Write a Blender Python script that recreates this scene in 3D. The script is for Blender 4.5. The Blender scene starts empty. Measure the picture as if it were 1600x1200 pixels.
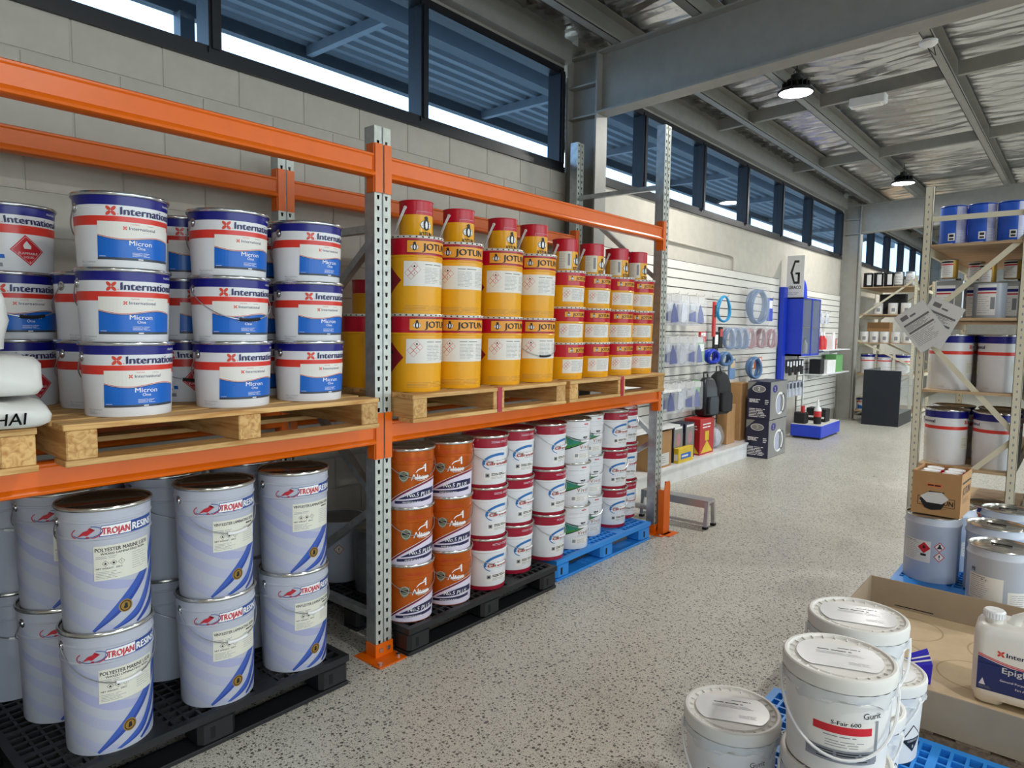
import bpy, bmesh, math, random
import numpy as np
from mathutils import Matrix, Vector
random.seed(7)
sc = bpy.context.scene
COL = sc.collection
PI = math.pi

# ------------------------------------------------------------------ camera, sky, exposure
# world axes: +X runs down the aisle, +Y towards the block wall, Z up (metres)
YAW, PITCH, ROLL, FPX, CAM_H = .6991, .0801, .0128, 1066.0, 1.62
fwd = Vector((math.cos(YAW)*math.cos(PITCH), math.sin(YAW)*math.cos(PITCH), -math.sin(PITCH)))
rgt = Vector((math.sin(YAW), -math.cos(YAW), 0))
upv = rgt.cross(fwd)
r2 = rgt*math.cos(ROLL) + upv*math.sin(ROLL)
u2 = -rgt*math.sin(ROLL) + upv*math.cos(ROLL)
cam_d = bpy.data.cameras.new('camera'); cam_d.sensor_width = 36; cam_d.lens = FPX/1600*36; cam_d.clip_start = .05
cam = bpy.data.objects.new('camera', cam_d); COL.objects.link(cam)
mw = Matrix.Identity(4)
for i in range(3):
    mw[i][0] = r2[i]; mw[i][1] = u2[i]; mw[i][2] = -fwd[i]
mw[2][3] = CAM_H
cam.matrix_world = mw
sc.camera = cam

SKY_COL, SKY_STR = (.77, .91, 1.0), 2.05
LAMP_STR = 175.0
EXPOSURE = 0.94
w = bpy.data.worlds.new('sky'); sc.world = w; w.use_nodes = True
bg = w.node_tree.nodes['Background']; bg.inputs[0].default_value = (*SKY_COL, 1); bg.inputs[1].default_value = SKY_STR
sc.cycles.max_bounces = 8; sc.cycles.diffuse_bounces = 3; sc.cycles.glossy_bounces = 3; sc.cycles.transparent_max_bounces = 10
vs = sc.view_settings
vs.view_transform = 'Standard'; vs.look = 'None'; vs.exposure = EXPOSURE; vs.gamma = 1.0; vs.use_curve_mapping = False

# ------------------------------------------------------------------ materials
def lin(h):
    h = h.lstrip('#'); o = []
    for i in (0, 2, 4):
        c = int(h[i:i+2], 16)/255
        o.append(c/12.92 if c <= .04045 else ((c+.055)/1.055)**2.4)
    return (*o, 1)
MATS = {}
def mat(name, col, rough=.5, metal=0, var=.06, scale=9, spec=.5, coat=0, alpha=1, trans=0, bump=0, bscale=60, emit=0):
    """Principled material whose colour drifts a little with procedural noise."""
    m = bpy.data.materials.new(name); m.use_nodes = True
    nt = m.node_tree; b = nt.nodes['Principled BSDF']
    c = lin(col) if isinstance(col, str) else col
    b.inputs['Roughness'].default_value = rough; b.inputs['Metallic'].default_value = metal
    b.inputs['Specular IOR Level'].default_value = spec; b.inputs['Coat Weight'].default_value = coat
    b.inputs['Alpha'].default_value = alpha; b.inputs['Transmission Weight'].default_value = trans
    tc = nt.nodes.new('ShaderNodeTexCoord'); n = nt.nodes.new('ShaderNodeTexNoise'); n.inputs['Scale'].default_value = scale
    n.inputs['Detail'].default_value = 4
    nt.links.new(tc.outputs['Object'], n.inputs['Vector'])
    mr = nt.nodes.new('ShaderNodeMapRange'); mr.inputs['From Min'].default_value = .3; mr.inputs['From Max'].default_value = .7
    mr.inputs['To Min'].default_value = 1-var; mr.inputs['To Max'].default_value = 1+var
    nt.links.new(n.outputs['Fac'], mr.inputs['Value'])
    mx = nt.nodes.new('ShaderNodeVectorMath'); mx.operation = 'SCALE'; mx.inputs[0].default_value = c[:3]
    nt.links.new(mr.outputs['Result'], mx.inputs['Scale'])
    nt.links.new(mx.outputs['Vector'], b.inputs['Base Color'])
    if bump:
        n2 = nt.nodes.new('ShaderNodeTexNoise'); n2.inputs['Scale'].default_value = bscale; n2.inputs['Detail'].default_value = 5
        nt.links.new(tc.outputs['Object'], n2.inputs['Vector'])
        bp = nt.nodes.new('ShaderNodeBump'); bp.inputs['Strength'].default_value = bump; bp.inputs['Distance'].default_value = .01
        nt.links.new(n2.outputs['Fac'], bp.inputs['Height']); nt.links.new(bp.outputs['Normal'], b.inputs['Normal'])
    if emit:
        b.inputs['Emission Color'].default_value = c; b.inputs['Emission Strength'].default_value = emit
    MATS[name] = m
    return m
def G(name): return MATS[name]

def mat_floor():
    m = mat('floor_terrazzo', '#d0cec3', .32, var=.07, scale=1.1)
    nt = m.node_tree; b = nt.nodes['Principled BSDF']; L = nt.links
    src = b.inputs['Base Color'].links[0].from_socket
    tc = nt.nodes.new('ShaderNodeTexCoord')
    cur = src
    for sc_, thr, colr, amt in ((52, .19, '#3b3a36', .92), (105, .21, '#4f4d48', .85), (170, .24, '#75726a', .6), (80, .22, '#d3d1c6', .5)):
        v = nt.nodes.new('ShaderNodeTexVoronoi'); v.inputs['Scale'].default_value = sc_; v.voronoi_dimensions = '2D'
        mp = nt.nodes.new('ShaderNodeMapping'); mp.inputs['Location'].default_value = (sc_*.37, sc_*.11, 0); mp.inputs['Rotation'].default_value = (0, 0, sc_)
        L.new(tc.outputs['Object'], mp.inputs['Vector']); L.new(mp.outputs['Vector'], v.inputs['Vector'])
        sx = nt.nodes.new('ShaderNodeSeparateColor'); L.new(v.outputs['Color'], sx.inputs['Color'])
        mul = nt.nodes.new('ShaderNodeMath'); mul.operation = 'MULTIPLY'; mul.inputs[1].default_value = thr*2
        pw = nt.nodes.new('ShaderNodeMath'); pw.operation = 'POWER'; pw.inputs[1].default_value = 1.9
        L.new(sx.outputs['Red'], pw.inputs[0]); L.new(pw.outputs[0], mul.inputs[0])
        lt = nt.nodes.new('ShaderNodeMath'); lt.operation = 'LESS_THAN'
        L.new(v.outputs['Distance'], lt.inputs[0]); L.new(mul.outputs[0], lt.inputs[1])
        ml = nt.nodes.new('ShaderNodeMath'); ml.operation = 'MULTIPLY'; ml.inputs[1].default_value = amt; L.new(lt.outputs[0], ml.inputs[0])
        mx = nt.nodes.new('ShaderNodeMix'); mx.data_type = 'RGBA'
        L.new(ml.outputs[0], mx.inputs[0]); L.new(cur, mx.inputs[6]); mx.inputs[7].default_value = lin(colr)
        cur = mx.outputs[2]
    L.new(cur, b.inputs['Base Color'])
    n = nt.nodes.new('ShaderNodeTexNoise'); n.inputs['Scale'].default_value = 2.5; n.inputs['Detail'].default_value = 6
    L.new(tc.outputs['Object'], n.inputs['Vector'])
    mr = nt.nodes.new('ShaderNodeMapRange'); mr.inputs['To Min'].default_value = .22; mr.inputs['To Max'].default_value = .42
    L.new(n.outputs['Fac'], mr.inputs['Value']); L.new(mr.outputs[0], b.inputs['Roughness'])
    return m
def mat_wood(name, c1, c2, ax=(2.2, 26, 26)):
    m = mat(name, c1, .7, var=.04)
    nt = m.node_tree; b = nt.nodes['Principled BSDF']; L = nt.links
    tc = nt.nodes.new('ShaderNodeTexCoord'); mp = nt.nodes.new('ShaderNodeMapping'); mp.inputs['Scale'].default_value = ax
    oi = nt.nodes.new('ShaderNodeObjectInfo')
    ad = nt.nodes.new('ShaderNodeVectorMath'); ad.operation = 'ADD'
    cb = nt.nodes.new('ShaderNodeCombineXYZ'); sc_ = nt.nodes.new('ShaderNodeMath'); sc_.operation = 'MULTIPLY'; sc_.inputs[1].default_value = 37
    L.new(oi.outputs['Random'], sc_.inputs[0]); L.new(sc_.outputs[0], cb.inputs[0]); L.new(sc_.outputs[0], cb.inputs[1]); L.new(sc_.outputs[0], cb.inputs[2])
    L.new(tc.outputs['Object'], ad.inputs[0]); L.new(cb.outputs[0], ad.inputs[1]); L.new(ad.outputs[0], mp.inputs['Vector'])
    n = nt.nodes.new('ShaderNodeTexNoise'); n.inputs['Scale'].default_value = 1.6; n.inputs['Detail'].default_value = 7; n.inputs['Distortion'].default_value = 1.2
    L.new(mp.outputs[0], n.inputs['Vector'])
    cr = nt.nodes.new('ShaderNodeValToRGB'); cr.color_ramp.elements[0].color = lin(c2); cr.color_ramp.elements[1].color = lin(c1)
    cr.color_ramp.elements[0].position = .32; cr.color_ramp.elements[1].position = .6
    L.new(n.outputs['Fac'], cr.inputs[0])
    hs = nt.nodes.new('ShaderNodeHueSaturation')
    mr = nt.nodes.new('ShaderNodeMapRange'); mr.inputs['To Min'].default_value = .82; mr.inputs['To Max'].default_value = 1.12
    L.new(oi.outputs['Random'], mr.inputs['Value']); L.new(mr.outputs[0], hs.inputs['Value'])
    L.new(cr.outputs[0], hs.inputs['Color']); L.new(hs.outputs[0], b.inputs['Base Color'])
    return m

mat_floor()
mat_wood('pallet_wood', '#dcb374', '#b57f42'); mat_wood('pallet_wood_y', '#dcb374', '#b57f42', (26, 2.2, 26))
mat_wood('tray_pallet_wood', '#b39a83', '#85705c'); mat_wood('shelf_board', '#c9ad8a', '#a98963', (30, 2, 30))
for a in [
    ('wall_paint', '#bbb6aa', .75), ('mortar', '#aca69a', .85), ('steel_grey', '#96958f', .5, .2), ('steel_dark', '#50555a', .5, .5),
    ('frame_black', '#15171d', .4), ('galv', '#b4b9bb', .36, .75, .16, 22), ('galv_face', '#c3c7be', .45, .35, .1, 30), ('brace_dark', '#3b3f44', .45, .6),
    ('orange', '#ea6a04', .32, 0, .04), ('orange_dull', '#dd6610', .42, 0, .04), ('hole_dark', '#0d0e10', .8),
    ('white', '#eceded', .4), ('white_gloss', '#f0f1f2', .22), ('body_white', '#e6e7ea', .25, 0, .02), ('navy', '#15177e', .28, 0, .02), ('banded_red', '#e0392c', .3, 0, .02),
    ('banded_navy_txt', '#1b1f5c', .35, 0, .0), ('banded_orange', '#de4a34', .3, 0, 0), ('label_white', '#ece9e2', .45, 0, .02), ('banded_blue', '#0868cc', .3, 0, .02),
    ('dark_grey', '#3a4350', .4), ('txt_white', '#f4f4f4', .4, 0, 0), ('txt_black', '#16171a', .5, 0, 0), ('txt_grey', '#8c9096', .5, 0, 0), ('red', '#d3222f', .35, 0, .02),
    ('chrome', '#c9cbcd', .2, .95, .04), ('wire', '#b9bcc0', .3, .8), ('lid_steel', '#c4c3bd', .2, .85, .05, 5), ('lid_brown', '#857c74', .10, .9, .05, 5),
    ('resin_body', '#bcc0cd', .28, 0, .02), ('resin_lav', '#a9add0', .28, 0, .03), ('resin_lav2', '#b2b6d0', .28, 0, .03), ('resin_blue', '#3f5fb4', .28, 0, .03), ('resin_blue2', '#2c489b', .28, 0, .03),
    ('resin_red', '#c22a3a', .35, 0, 0), ('resin_ink', '#274a94', .35, 0, 0), ('gold', '#b08a3a', .35, .5), ('cream', '#e2e0d2', .5, 0, .02),
    ('antifoul_orange', '#cb611a', .24, .4, .03), ('antifoul_navy', '#23244f', .3, 0, 0), ('antifoul_lav', '#e4dcee', .35, 0, 0), ('maroon', '#7c1c30', .35, 0, 0), ('badge', '#7d8b72', .35, .3),
    ('crimson_red', '#a31f36', .25, 0, .03), ('crimson_txt', '#b5473a', .35, 0, 0), ('crimson_blue', '#2a71b5', .35, 0, 0), ('flash_green', '#3f8a42', .3, 0, .12, 14), ('flash_teal', '#2c8670', .3, 0, .12, 14), ('flash_txt', '#b0703a', .35, 0, 0),
    ('yellowcan_yellow', '#f2ad14', .28, 0, .02), ('yellowcan_red', '#c5132c', .25, 0, .03), ('yellowcan_orange', '#f3a52a', .35, 0, .02), ('yellowcan_dkred', '#8e1a2b', .4, 0, .02), ('yellowcan_lid', '#dcd9d2', .35, .2),
    ('plastic_black', '#1d1f22', .45), ('plastic_blue', '#2c8fe6', .4, 0, .04), ('bucket_white', '#e9e8e4', .38, 0, .02), ('bucket_lid', '#e4e3dd', .42, 0, .02), ('film', '#d7dadb', .25, 0, .05),
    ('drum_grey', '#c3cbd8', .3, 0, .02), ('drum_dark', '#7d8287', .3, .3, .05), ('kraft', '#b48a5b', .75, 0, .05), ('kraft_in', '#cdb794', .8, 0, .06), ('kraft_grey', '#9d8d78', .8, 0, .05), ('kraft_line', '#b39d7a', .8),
    ('cream_steel', '#dcd6bd', .45, 0, .03), ('sack', '#dcdcd7', .32, 0, .05, 4), ('slat', '#dedcd4', .4, 0, .02), ('slat_groove', '#3f3e3c', .7),
    ('display_blue', '#1f3fc4', .35, 0, .03), ('pack_black', '#17181b', .7), ('glass_dark', '#5a3f48', .15, 0, .1, 4), ('counter_black', '#1b2028', .4), ('box_navy', '#262a44', .45), ('box_grey', '#8b8b88', .5),
    ('bag_blue', '#1f3c9c', .35, 0, .2, 12), ('bag_pale', '#c9cfdb', .22, 0, .12, 16), ('bag_pink', '#b5838d', .35, 0, .15, 16), ('hose_cyan', '#2b9bd4', .35), ('hose_blue', '#5b7fae', .35), ('green', '#6aa866', .5), ('yellow', '#e8c62a', .45), ('tool_red', '#c22b2b', .4), ('toy_orange', '#e8743a', .5),
    ('tin_steel', '#b5b7b8', .28, .8, .08), ('blue_tin', '#2360d8', .35, 0, .04), ('alu', '#c8cacb', .32, .8, .06), ('rubber', '#151515', .7), ('paper', '#d9d9d6', .6, 0, .02), ('paper_ink', '#6d6e70', .6, 0, 0),
    ('lamp_black', '#1b1c1e', .5), ('tape_red', '#b0243c', .4), ('concrete_out', '#a3a29c', .9), ('canopy_white', '#767c84', .5), ('jerry_white', '#edebe4', .35, 0, .02), ('label_navy', '#26356f', .35, 0, .02), ('pink', '#d8536f', .4, 0, 0), ('blue_deep', '#2a20c8', .45), ('peg_grey', '#8f9394', .5), ('sign_white', '#e4e4e6', .4),
]:
    mat(*a)
mat('case_glass', '#c3d0d2', .03, 0, 0, alpha=.16, spec=.5)
mat('clear_film', '#e6ebf2', .1, 0, .1, 30, alpha=.2, spec=1.0)
mat('lamp_glow', (1.0, .97, .92, 1), .5, emit=LAMP_STR)
def mat_window():
    # tinted glazing: blue-green transmission with a mirror sheen
    m = bpy.data.materials.new('window_glass'); m.use_nodes = True; nt = m.node_tree; nt.nodes.clear()
    o = nt.nodes.new('ShaderNodeOutputMaterial'); t = nt.nodes.new('ShaderNodeBsdfTransparent'); g = nt.nodes.new('ShaderNodeBsdfGlossy'); x = nt.nodes.new('ShaderNodeMixShader'); lw = nt.nodes.new('ShaderNodeLayerWeight'); lw.inputs['Blend'].default_value = .5; pw = nt.nodes.new('ShaderNodeMath'); pw.operation = 'POWER'; pw.inputs[1].default_value = 4; f = nt.nodes.new('ShaderNodeMapRange'); f.inputs['To Min'].default_value = .02; f.inputs['To Max'].default_value = .4
    n = nt.nodes.new('ShaderNodeTexNoise'); n.inputs['Scale'].default_value = 1.2; mr = nt.nodes.new('ShaderNodeMapRange'); mr.inputs['To Min'].default_value = .015; mr.inputs['To Max'].default_value = .04
    nt.links.new(n.outputs['Fac'], mr.inputs['Value']); nt.links.new(mr.outputs[0], g.inputs['Roughness'])
    t.inputs['Color'].default_value = (.66, .80, .96, 1); nt.links.new(lw.outputs['Facing'], pw.inputs[0]); nt.links.new(pw.outputs[0], f.inputs['Value'])
    nt.links.new(f.outputs[0], x.inputs[0]); nt.links.new(t.outputs[0], x.inputs[1]); nt.links.new(g.outputs[0], x.inputs[2]); nt.links.new(x.outputs[0], o.inputs['Surface'])
    MATS['window_glass'] = m
mat_window()
def mat_foil():
    m = mat('foil', '#c4c5c6', .27, .9, .10, 3, bump=.35, bscale=16)
    return m
mat_foil()

# ------------------------------------------------------------------ mesh builder
class M:
    def __init__(s): s.v = []; s.f = []; s.m = []; s.mats = []
    def mi(s, name):
        if name not in s.mats: s.mats.append(name)
        return s.mats.index(name)
    def add(s, vs, fs, mt):
        o = len(s.v); k = s.mi(mt); s.v += [tuple(p) for p in vs]
        for f in fs: s.f.append(tuple(i+o for i in f)); s.m.append(k)
    def box(s, x0, x1, y0, y1, z0, z1, mt):
        vs = [(x, y, z) for z in (z0, z1) for y in (y0, y1) for x in (x0, x1)]
        s.add(vs, [(0, 2, 3, 1), (4, 5, 7, 6), (0, 1, 5, 4), (2, 6, 7, 3), (0, 4, 6, 2), (1, 3, 7, 5)], mt); return s
    def bevbox(s, x0, x1, y0, y1, z0, z1, mt, b=.01, vert=True):
        """box with chamfered vertical edges and softened top/bottom rims"""
        def ring(z, i):
            return [(x0+b+i, y0+i, z), (x1-b-i, y0+i, z), (x1-i, y0+b+i, z), (x1-i, y1-b-i, z), (x1-b-i, y1-i, z), (x0+b+i, y1-i, z), (x0+i, y1-b-i, z), (x0+i, y0+b+i, z)]
        c = b*.5
        vs = ring(z0, c) + ring(z0+c, 0) + ring(z1-c, 0) + ring(z1, c); fs = [tuple(range(7, -1, -1)), tuple(range(24, 32))]
        for k in range(3):
            for i in range(8): fs.append((k*8+i, k*8+(i+1) % 8, k*8+8+(i+1) % 8, k*8+8+i))
        s.add(vs, fs, mt); return s
    def bar(s, a, b, w, h, mt, up=(0, 0, 1)):
        """rectangular bar from a to b, w wide, h along up"""
        a = Vector(a); b = Vector(b); d = (b-a).normalized(); u = Vector(up); x = d.cross(u)
        if x.length < 1e-5: x = Vector((1, 0, 0))
        x.normalize(); u = x.cross(d).normalized()
        vs = [p + x*sx*w/2 + u*su*h/2 for p in (a, b) for su in (-1, 1) for sx in (-1, 1)]
        s.add(vs, [(0, 2, 3, 1), (4, 5, 7, 6), (0, 1, 5, 4), (2, 6, 7, 3), (0, 4, 6, 2), (1, 3, 7, 5)], mt); return s
    def lathe(s, prof, mt, n=32, cx=0, cy=0, a0=0, a1=2*PI):
        """prof: list of (r,z[,material of the segment that ends here]); r==0 closes to the axis"""
        full = abs(a1-a0-2*PI) < 1e-6; k = n if full else n+1
        rows = []
        for p in prof:
            r, z = p[0], p[1]
            if r < 1e-6:
                rows.append([len(s.v)]); s.v.append((cx, cy, z))
            else:
                rows.append(list(range(len(s.v), len(s.v)+k)))
                for i in range(k):
                    a = a0+(a1-a0)*i/n; s.v.append((cx+r*math.cos(a), cy+r*math.sin(a), z))
        for j in range(1, len(prof)):
            m = s.mi(prof[j][2] if len(prof[j]) > 2 else mt); A, B = rows[j-1], rows[j]
            for i in range(n):
                i2 = (i+1) % k
                if len(A) == 1 and len(B) == 1: continue
                if len(A) == 1: s.f.append((A[0], B[i2], B[i]))
                elif len(B) == 1: s.f.append((A[i], A[i2], B[0]))
                else: s.f.append((A[i], A[i2], B[i2], B[i]))
                s.m.append(m)
        return s
    def tube(s, pts, r, mt, n=6, closed=False):
        pts = [Vector(p) for p in pts]; rings = []; N = len(pts); nrm = None
        for i, p in enumerate(pts):
            a = pts[i-1] if (i or closed) else p; b = pts[(i+1) % N] if (i < N-1 or closed) else p
            d = (b-a).normalized()
            if nrm is None:
                nrm = d.cross(Vector((0, 0, 1)))
                if nrm.length < 1e-3: nrm = d.cross(Vector((1, 0, 0)))
            nrm = (nrm - d*nrm.dot(d)).normalized(); bn = d.cross(nrm)
            rr = r[i] if isinstance(r, (list, tuple)) else r
            rings.append([p + (nrm*math.cos(2*PI*k/n)+bn*math.sin(2*PI*k/n))*rr for k in range(n)])
        o = len(s.v); k = s.mi(mt)
        for rg in rings: s.v += [tuple(q) for q in rg]
        for i in range(N if closed else N-1):
            j = (i+1) % N
            for q in range(n):
                s.f.append((o+i*n+q, o+i*n+(q+1) % n, o+j*n+(q+1) % n, o+j*n+q)); s.m.append(k)
        if not closed:
            s.f.append(tuple(o+q for q in range(n-1, -1, -1))); s.m.append(k)
            s.f.append(tuple(o+(N-1)*n+q for q in range(n))); s.m.append(k)
        return s
    def prism(s, poly, a, b, mt, axis='x'):
        """polygon in the plane normal to axis, extruded a..b. poly coords: x->(y,z) y->(x,z) z->(x,y)"""
        def P(q, t): return {'x': (t, q[0], q[1]), 'y': (q[0], t, q[1]), 'z': (q[0], q[1], t)}[axis]
        n = len(poly); vs = [P(q, a) for q in poly]+[P(q, b) for q in poly]
        fs = [tuple(range(n-1, -1, -1)), tuple(range(n, 2*n))]+[(i, (i+1) % n, n+(i+1) % n, n+i) for i in range(n)]
        s.add(vs, fs, mt); return s
    def mesh(s, name, smooth=35):
        me = bpy.data.meshes.new(name); me.from_pydata(s.v, [], s.f)
        for m in s.mats: me.materials.append(MATS[m])
        me.polygons.foreach_set('material_index', s.m)
        if smooth:
            me.polygons.foreach_set('use_smooth', [True]*len(me.polygons)); me.update()
            me.set_sharp_from_angle(angle=math.radians(smooth))
        me.update(); return me
    def build(s, name, parent=None, loc=(0, 0, 0), rz=0, smooth=35, fix=True):
        me = s.mesh(name, smooth)
        if fix:
            bm = bmesh.new(); bm.from_mesh(me); bmesh.ops.recalc_face_normals(bm, faces=bm.faces); bm.to_mesh(me); bm.free()
        return ob(name, me, parent, loc, rz)
def ob(name, me, parent=None, loc=(0, 0, 0), rz=0):
    o = bpy.data.objects.new(name, me); COL.objects.link(o); o.parent = parent; o.location = loc; o.rotation_euler = (0, 0, rz); return o
def tag(o, label=None, cat=None, group=None, kind=None):
    if label: o['label'] = label
    if cat: o['category'] = cat
    if group: o['group'] = group
    if kind: o['kind'] = kind
    return o
def thing(name, label, cat, loc=(0, 0, 0), rz=0, group=None):
    return tag(ob(name, None, None, loc, rz), label, cat, group)
def struct(o): o['kind'] = 'structure'; return o
KIDS = {}
def dup(root, loc, rz=0, label=None, group=None):
    def cp(o, par):
        c = o.copy(); COL.objects.link(c); c.parent = par
        for k in o.children: cp(k, c)
        return c
    r = cp(root, None); r.location = loc; r.rotation_euler = (0, 0, rz)
    if label: r['label'] = label
    if group: r['group'] = group
    return r

# ------------------------------------------------------------------ flat print wrapped round a can, or laid on a face
_TX = {}
def text2d(body, bold=0.0, shear=0.0, spacing=1.0):
    """triangles of a line of lettering, scaled to cap height 1, origin at left baseline"""
    key = (body, bold, shear, spacing)
    if key in _TX: return _TX[key]
    cu = bpy.data.curves.new('lettering', 'FONT'); cu.body = body; cu.size = 1; cu.shear = shear; cu.space_character = spacing
    cu.resolution_u = 2; cu.fill_mode = 'FRONT'
    o = bpy.data.objects.new('lettering', cu); me = bpy.data.meshes.new_from_object(o)
    vs = [(v.co.x, v.co.y) for v in me.vertices]; fs = [tuple(p.vertices) for p in me.polygons]
    bpy.data.objects.remove(o); bpy.data.curves.remove(cu); bpy.data.meshes.remove(me)
    if bold:   # heavier strokes: the same outlines laid twice, a hair apart
        n = len(vs); vs = [(x-bold, y-bold*.4) for x, y in vs]+[(x+bold, y+bold*.4) for x, y in vs]; fs = fs+[tuple(i+n for i in f) for f in fs]
    k = 1/.729; x0 = min(p[0] for p in vs)
    vs = [((p[0]-x0)*k, p[1]*k) for p in vs]
    _TX[key] = (vs, fs, max(p[0] for p in vs)); return _TX[key]
class Print(M):
    """collects flat print in (u,v); R(v) gives the radius it is wrapped on, None = flat on the local xz plane facing -y"""
    def __init__(s, R=None, lift=.0005, du=.011): super().__init__(); s.R = R; s.lift = lift; s.du = du
    def put(s, vs, fs, mt, layer):
        h = s.lift+.0003*layer
        if s.R is None:
            s.add([(p[0], -h, p[1]) for p in vs], fs, mt); return
        us = [p[0] for p in vs]; lo, hi = min(us), max(us)
        if hi-lo > s.du*1.3:
            bm = bmesh.new(); bv = [bm.verts.new((p[0], p[1], 0)) for p in vs]
            for f in fs:
                try: bm.faces.new([bv[i] for i in f])
                except ValueError: pass
            k = math.floor(lo/s.du)+1
            while k*s.du < hi:
                bmesh.ops.bisect_plane(bm, geom=bm.verts[:]+bm.edges[:]+bm.faces[:], plane_co=(k*s.du, 0, 0), plane_no=(1, 0, 0)); k += 1
            bm.verts.index_update(); vs = [(v.co.x, v.co.y) for v in bm.verts]; fs = [tuple(v.index for v in f.verts) for f in bm.faces]; bm.free()
        out = []
        for u, v in vs:
            r = s.R(v)+h; a = u/s.R(v); out.append((r*math.sin(a), -r*math.cos(a), v))
        s.add(out, fs, mt)
    def poly(s, pts, mt, layer=0):
        bm = bmesh.new(); f = bm.faces.new([bm.verts.new((p[0], p[1], 0)) for p in pts])
        if len(pts) > 4: bmesh.ops.triangulate(bm, faces=[f])
        bm.verts.index_update(); vs = [(v.co.x, v.co.y) for v in bm.verts]; fs = [tuple(v.index for v in q.verts) for q in bm.faces]; bm.free()
        s.put(vs, fs, mt, layer); return s
    def rect(s, u0, u1, v0, v1, mt, layer=0): return s.poly([(u0, v0), (u1, v0), (u1, v1), (u0, v1)], mt, layer)
    def strip(s, A, B, mt, layer=0):
        """ribbon between two polylines of equal length"""
        n = len(A); vs = list(A)+list(B); s.put(vs, [(i, i+1, n+i+1, n+i) for i in range(n-1)], mt, layer); return s
    def ell(s, cu, cv, ru, rv, mt, layer=0, n=20, rot=0):
        c, q = math.cos(rot), math.sin(rot)
        return s.poly([(cu+ru*math.cos(t)*c-rv*math.sin(t)*q, cv+ru*math.cos(t)*q+rv*math.sin(t)*c) for t in [2*PI*i/n for i in range(n)]], mt, layer)
    def ring(s, cu, cv, ru, rv, t, mt, layer=0, a0=0, a1=2*PI, n=24, rot=0):
        c, q = math.cos(rot), math.sin(rot); A = []; B = []
        for i in range(n+1):
            a = a0+(a1-a0)*i/n
            for lst, k in ((A, 0), (B, t)):
                x, y = (ru-k)*math.cos(a), (rv-k)*math.sin(a); lst.append((cu+x*c-y*q, cv+x*q+y*c))
        return s.strip(A, B, mt, layer)
    def text(s, body, u, v, h, mt, layer=2, width=None, align='l', bold=0.0, shear=0.0):
        vs, fs, w = text2d(body, bold*.8, shear); kx = h if width is None else width/w
        W = w*kx; off = {'l': 0, 'c': -W/2, 'r': -W}[align]
        s.put([(u+off+p[0]*kx, v+p[1]*h) for p in vs], fs, mt, layer); return s
    def diamond(s, cu, cv, r, edge, fill, layer=1, t=.0022, k=1.0):
        s.poly([(cu-r*k, cv), (cu, cv-r), (cu+r*k, cv), (cu, cv+r)], edge, layer)
        q = r-t*1.41
        return s.poly([(cu-q*k, cv), (cu, cv-q), (cu+q*k, cv), (cu, cv+q)], fill, layer+1)
    def lines(s, u0, u1, v0, v1, n, mt, layer=2, t=.0012, seed=0):
        """small print too fine to read: rows of thin dashes"""
        rr = random.Random(seed)
        for i in range(n):
            v = v1-(v1-v0)*(i+.5)/n; u = u0; e = u1-(u1-u0)*rr.uniform(0, .35)
            while u < e:
                d = rr.uniform(.25, .6)*(u1-u0); s.rect(u, min(u+d, e), v-t/2, v+t/2, mt, layer); u += d+(u1-u0)*.05
        return s
    def petals(s, cu, cv, r, mt, layer=2):
        for k in range(4):
            a = PI/4+k*PI/2; d = r*.58
            s.ell(cu+d*math.cos(a), cv+d*math.sin(a), r*.50, r*.29, mt, layer, 12, a)
        return s
    def flame(s, cu, cv, r, mt, layer=3):
        return s.poly([(cu-.5*r, cv-.5*r), (cu+.5*r, cv-.5*r), (cu+.62*r, cv), (cu+.3*r, cv+.35*r), (cu+.25*r, cv+.1*r), (cu+.05*r, cv+.8*r), (cu-.2*r, cv+.25*r), (cu-.35*r, cv+.4*r), (cu-.6*r, cv)], mt, layer)

# ------------------------------------------------------------------ the building
ROOF = .045
def roofz(y): return ROOF*(3.3-y)
struct(M().box(-6, 24.2, -11, 3.62, -.12, 0, 'floor_terrazzo').build('floor'))
struct(M().box(-40, 60, -50, 45, -.3, -.125, 'concrete_out').build('ground'))
wl = struct(M().box(-6, 24.2, 3.604, 3.80, 0, 3.0, 'wall_paint').build('wall_left'))
blk = M().bevbox(-.1965, .1965, -.005, .004, -.0965, .0965, 'wall_paint', .003).mesh('block')
def block_rows(x0, x1, z0, z1):
    for r in range(int(round(z0/.2)), int(round(z1/.2))):
        x = math.floor(x0/.4)*.4+(.2 if r % 2 else 0)+.15
        while x < x1:
            ob('block', blk, wl, (x, 3.604, r*.2+.1)); x += .4
block_rows(.2, 5.0, 1.4, 3.0)
block_rows(2.3, 4.9, .2, 1.2)
struct(M().box(24.0, 24.2, -11, 3.8, 0, 4.8, 'wall_paint').build('wall_far'))
struct(M().box(-6.2, -6.0, -11, 3.8, 0, 4.8, 'wall_paint').build('wall_rear'))  # unseen rear wall, added to cut the ambient daylight

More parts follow.
